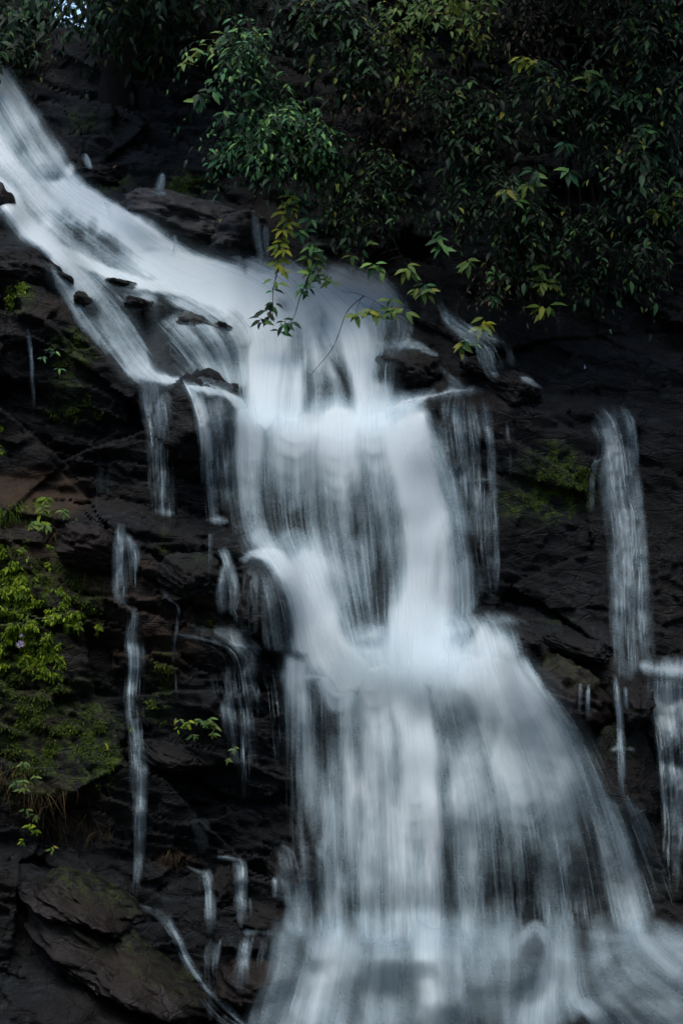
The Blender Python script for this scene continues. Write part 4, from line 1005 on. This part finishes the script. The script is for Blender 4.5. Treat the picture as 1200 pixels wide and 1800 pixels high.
def sprout(label, u, v, mats, n, leaf_px, seed, spread=26):
    rng = np.random.default_rng(seed)
    d = float(depth_at(u, v, CLIFF_D)) - .1
    k = (CAM_D + d) / CAM_D / PX
    c = pt(u, v, d + .08)
    e = add('sprout', None, loc=c, label=label, cat='plant', group='small plants rooted on the cliff')
    stems = []
    for j in range(n):
        tip = c + np.array([rng.normal() * spread * .6 * k, -.12 - .08 * rng.random(), rng.normal() * spread * .7 * k])
        stems.append(tube(smooth_path([c, (c + tip) / 2 + np.array([0, 0, .03]), tip], 6), np.linspace(.004, .0015, 6), 3))
        m = int(rng.integers(3, 6))
        ang = np.linspace(-1.4, 1.4, m) + rng.normal() * .3
        T = np.stack([np.sin(ang), -.4 + 0 * ang, -np.cos(ang) * .7 - .1], -1)
        N = np.stack([rng.normal(size=m) * .3, -.9 + 0 * ang, .9 + rng.normal(size=m) * .2], -1)
        leaf_objects(e, np.repeat(tip[None], m, 0) + rng.normal(size=(m, 3)) * .01, T, N, leaf_px * k * rng.uniform(.7, 1.2, m), mats[j % len(mats)])
    add('stem', mesh_from('stem', *join(stems), BARK), parent=e)
sprout('bright green seedling on the wet cliff, right of the broken thread of water', 370, 1262, (LEAF_LIGHT,), 7, 13, 1, 18)
sprout('smaller yellow-green seedling left of the bright seedling', 340, 1280, (LEAF_LIGHT, LEAF_MOSS), 6, 13, 2)
sprout('green fern tuft on the brown ledge at the far left', 85, 905, (LEAF_LIGHT, LEAF_MOSS), 9, 18, 3)
sprout('leafy sprout in the dark lower left corner, beside the pale ridged rock', 120, 1690, (LEAF_LIGHT, LEAF_MID), 9, 15, 4, 40)
sprout('small sprout at the lower left picture edge', 40, 1700, (LEAF_MID,), 4, 15, 5)
sprout('small sprout low in the lower left corner', 95, 1775, (LEAF_MID, LEAF_LIGHT), 6, 15, 6)
sprout('tiny sprout on the left cliff above the dry grass', 50, 1360, (LEAF_LIGHT,), 5, 13, 7)
sprout('tiny sprout hanging beside the dry grass at lower left', 75, 1445, (LEAF_MOSS, LEAF_LIGHT), 6, 13, 8)
sprout('tiny sprout under thin threads of water left of the main fall', 410, 1318, (LEAF_LIGHT,), 3, 10, 9, 12)
sprout('tiny plant on the black rock below the upper cascade', 98, 615, (LEAF_MID,), 4, 12, 10)

def grass(label, spots, seed, mat=GRASS_DRY):
    rng = np.random.default_rng(seed)
    parts_v = []; parts_f = []; tint = []; o = 0
    for (u, v, n, ln, sp) in spots:
        for j in range(n):
            uu = u + rng.normal() * sp; vv = v + rng.normal() * sp * .35
            d = float(depth_at(uu, vv, CLIFF_D)); b = pt(uu, vv, d + .02)
            L = ln / PX * rng.uniform(.5, 1.2); t = np.linspace(0, 1, 6)[:, None]
            out = np.array([rng.normal() * .6, -.4 - .4 * rng.random(), .3 * rng.normal() + .2])
            path = b + out * L * t * .7 + np.array([.25 * rng.normal(), 0, -1.]) * L * t ** rng.uniform(1.3, 2.6)
            wd = .0022 * (1 - t ** 2 * .9)
            sd_ = norm(np.array([1, .3 * rng.normal(), .2 * rng.normal()]))
            V = np.stack([path - wd * sd_, path + wd * sd_], 1).reshape(-1, 3)
            i = np.arange(5) * 2
            parts_v.append(V); parts_f.append(np.stack([i, i + 1, i + 3, i + 2], -1) + o); o += len(V); tint += [rng.random()] * len(V)
    add('dry_grass', mesh_from('dry_grass', np.concatenate(parts_v), np.concatenate(parts_f), mat, True, {'tint': np.array(tint)}), label=label, cat='grass', kind='stuff')
grass('dry brown grass hanging over the dark hollow at lower left', [(20, 1345, 70, 60, 34), (75, 1390, 60, 50, 34), (130, 1430, 60, 50, 30), (165, 1460, 30, 36, 18)], 1)
grass('rusty grass tuft on the ledge left of the short falls', [(305, 1500, 60, 26, 12)], 2)
grass('dry stalks on the brown cliff under the left ledge', [(115, 940, 24, 60, 22), (155, 990, 20, 50, 16), (190, 1010, 20, 40, 14), (20, 930, 30, 50, 22)], 3)
grass('thin green-brown grass on the far left ledge', [(45, 885, 60, 40, 26), (15, 890, 40, 40, 16)], 4, LEAF_MOSS)

# fallen leaves and a wild flower
for i, (u, v, mt, lab) in enumerate([(385, 392, LEAF_YELLOW, 'single yellow leaf lying on the smooth grey rock'), (190, 1319, LEAF_YELLOW, 'yellow leaf stuck low on the left cliff beside the moss strip'),
        (232, 1289, LEAF_YELLOW, 'tiny yellow leaf beside the long rivulet'), (137, 917, LEAF_LIGHT, 'pale green leaf lying on the left ledge'), (198, 295, GRASS_DRY, 'pale dry leaf on the dark bank behind the upper cascade'),
        (1026, 649, PETAL, 'white fleck of a leaf on the black wall at right'), (155, 1540, GRASS_DRY, 'orange leaf on the ridged rock at lower left')]):
    rng = np.random.default_rng(i)
    d = float(depth_at(u, v, WAT)) - .1
    o = add('fallen_leaf', leaf_mesh(mt), loc=pt(u, v, d), label=lab, cat='leaf', group='fallen leaves on the rocks')
    o.scale = (.075,) * 3; o.rotation_euler = (R(70), rng.uniform(-1, 1), rng.uniform(-1, 1))
fl = pt(37, 1128, float(depth_at(37, 1128, CLIFF_D)) - .18)
fe = add('wild_flower', None, loc=fl, label='small pale purple wild flower in the bright creeper', cat='flower')
add('stem', mesh_from('stem', *tube(smooth_path([fl + np.array([0, .15, -.1]), fl + np.array([0, .05, -.02]), fl], 6), .004, 4), BARK), parent=fe)
for (du, dv) in ((0, 0), (-4, 4), (3, 6), (2, -12), (-2, 8), (4, 1)):
    a = np.linspace(0, 2 * math.pi, 6)[:-1]
    c = fl + np.array([du / PX, -.02, -dv / PX])
    leaf_objects(fe, np.repeat(c[None], 5, 0), np.stack([np.cos(a), -.4 + 0 * a, np.sin(a)], -1), np.stack([0 * a, -1 + 0 * a, .1 + 0 * a], -1), np.full(5, .022), PETAL, 'petal')
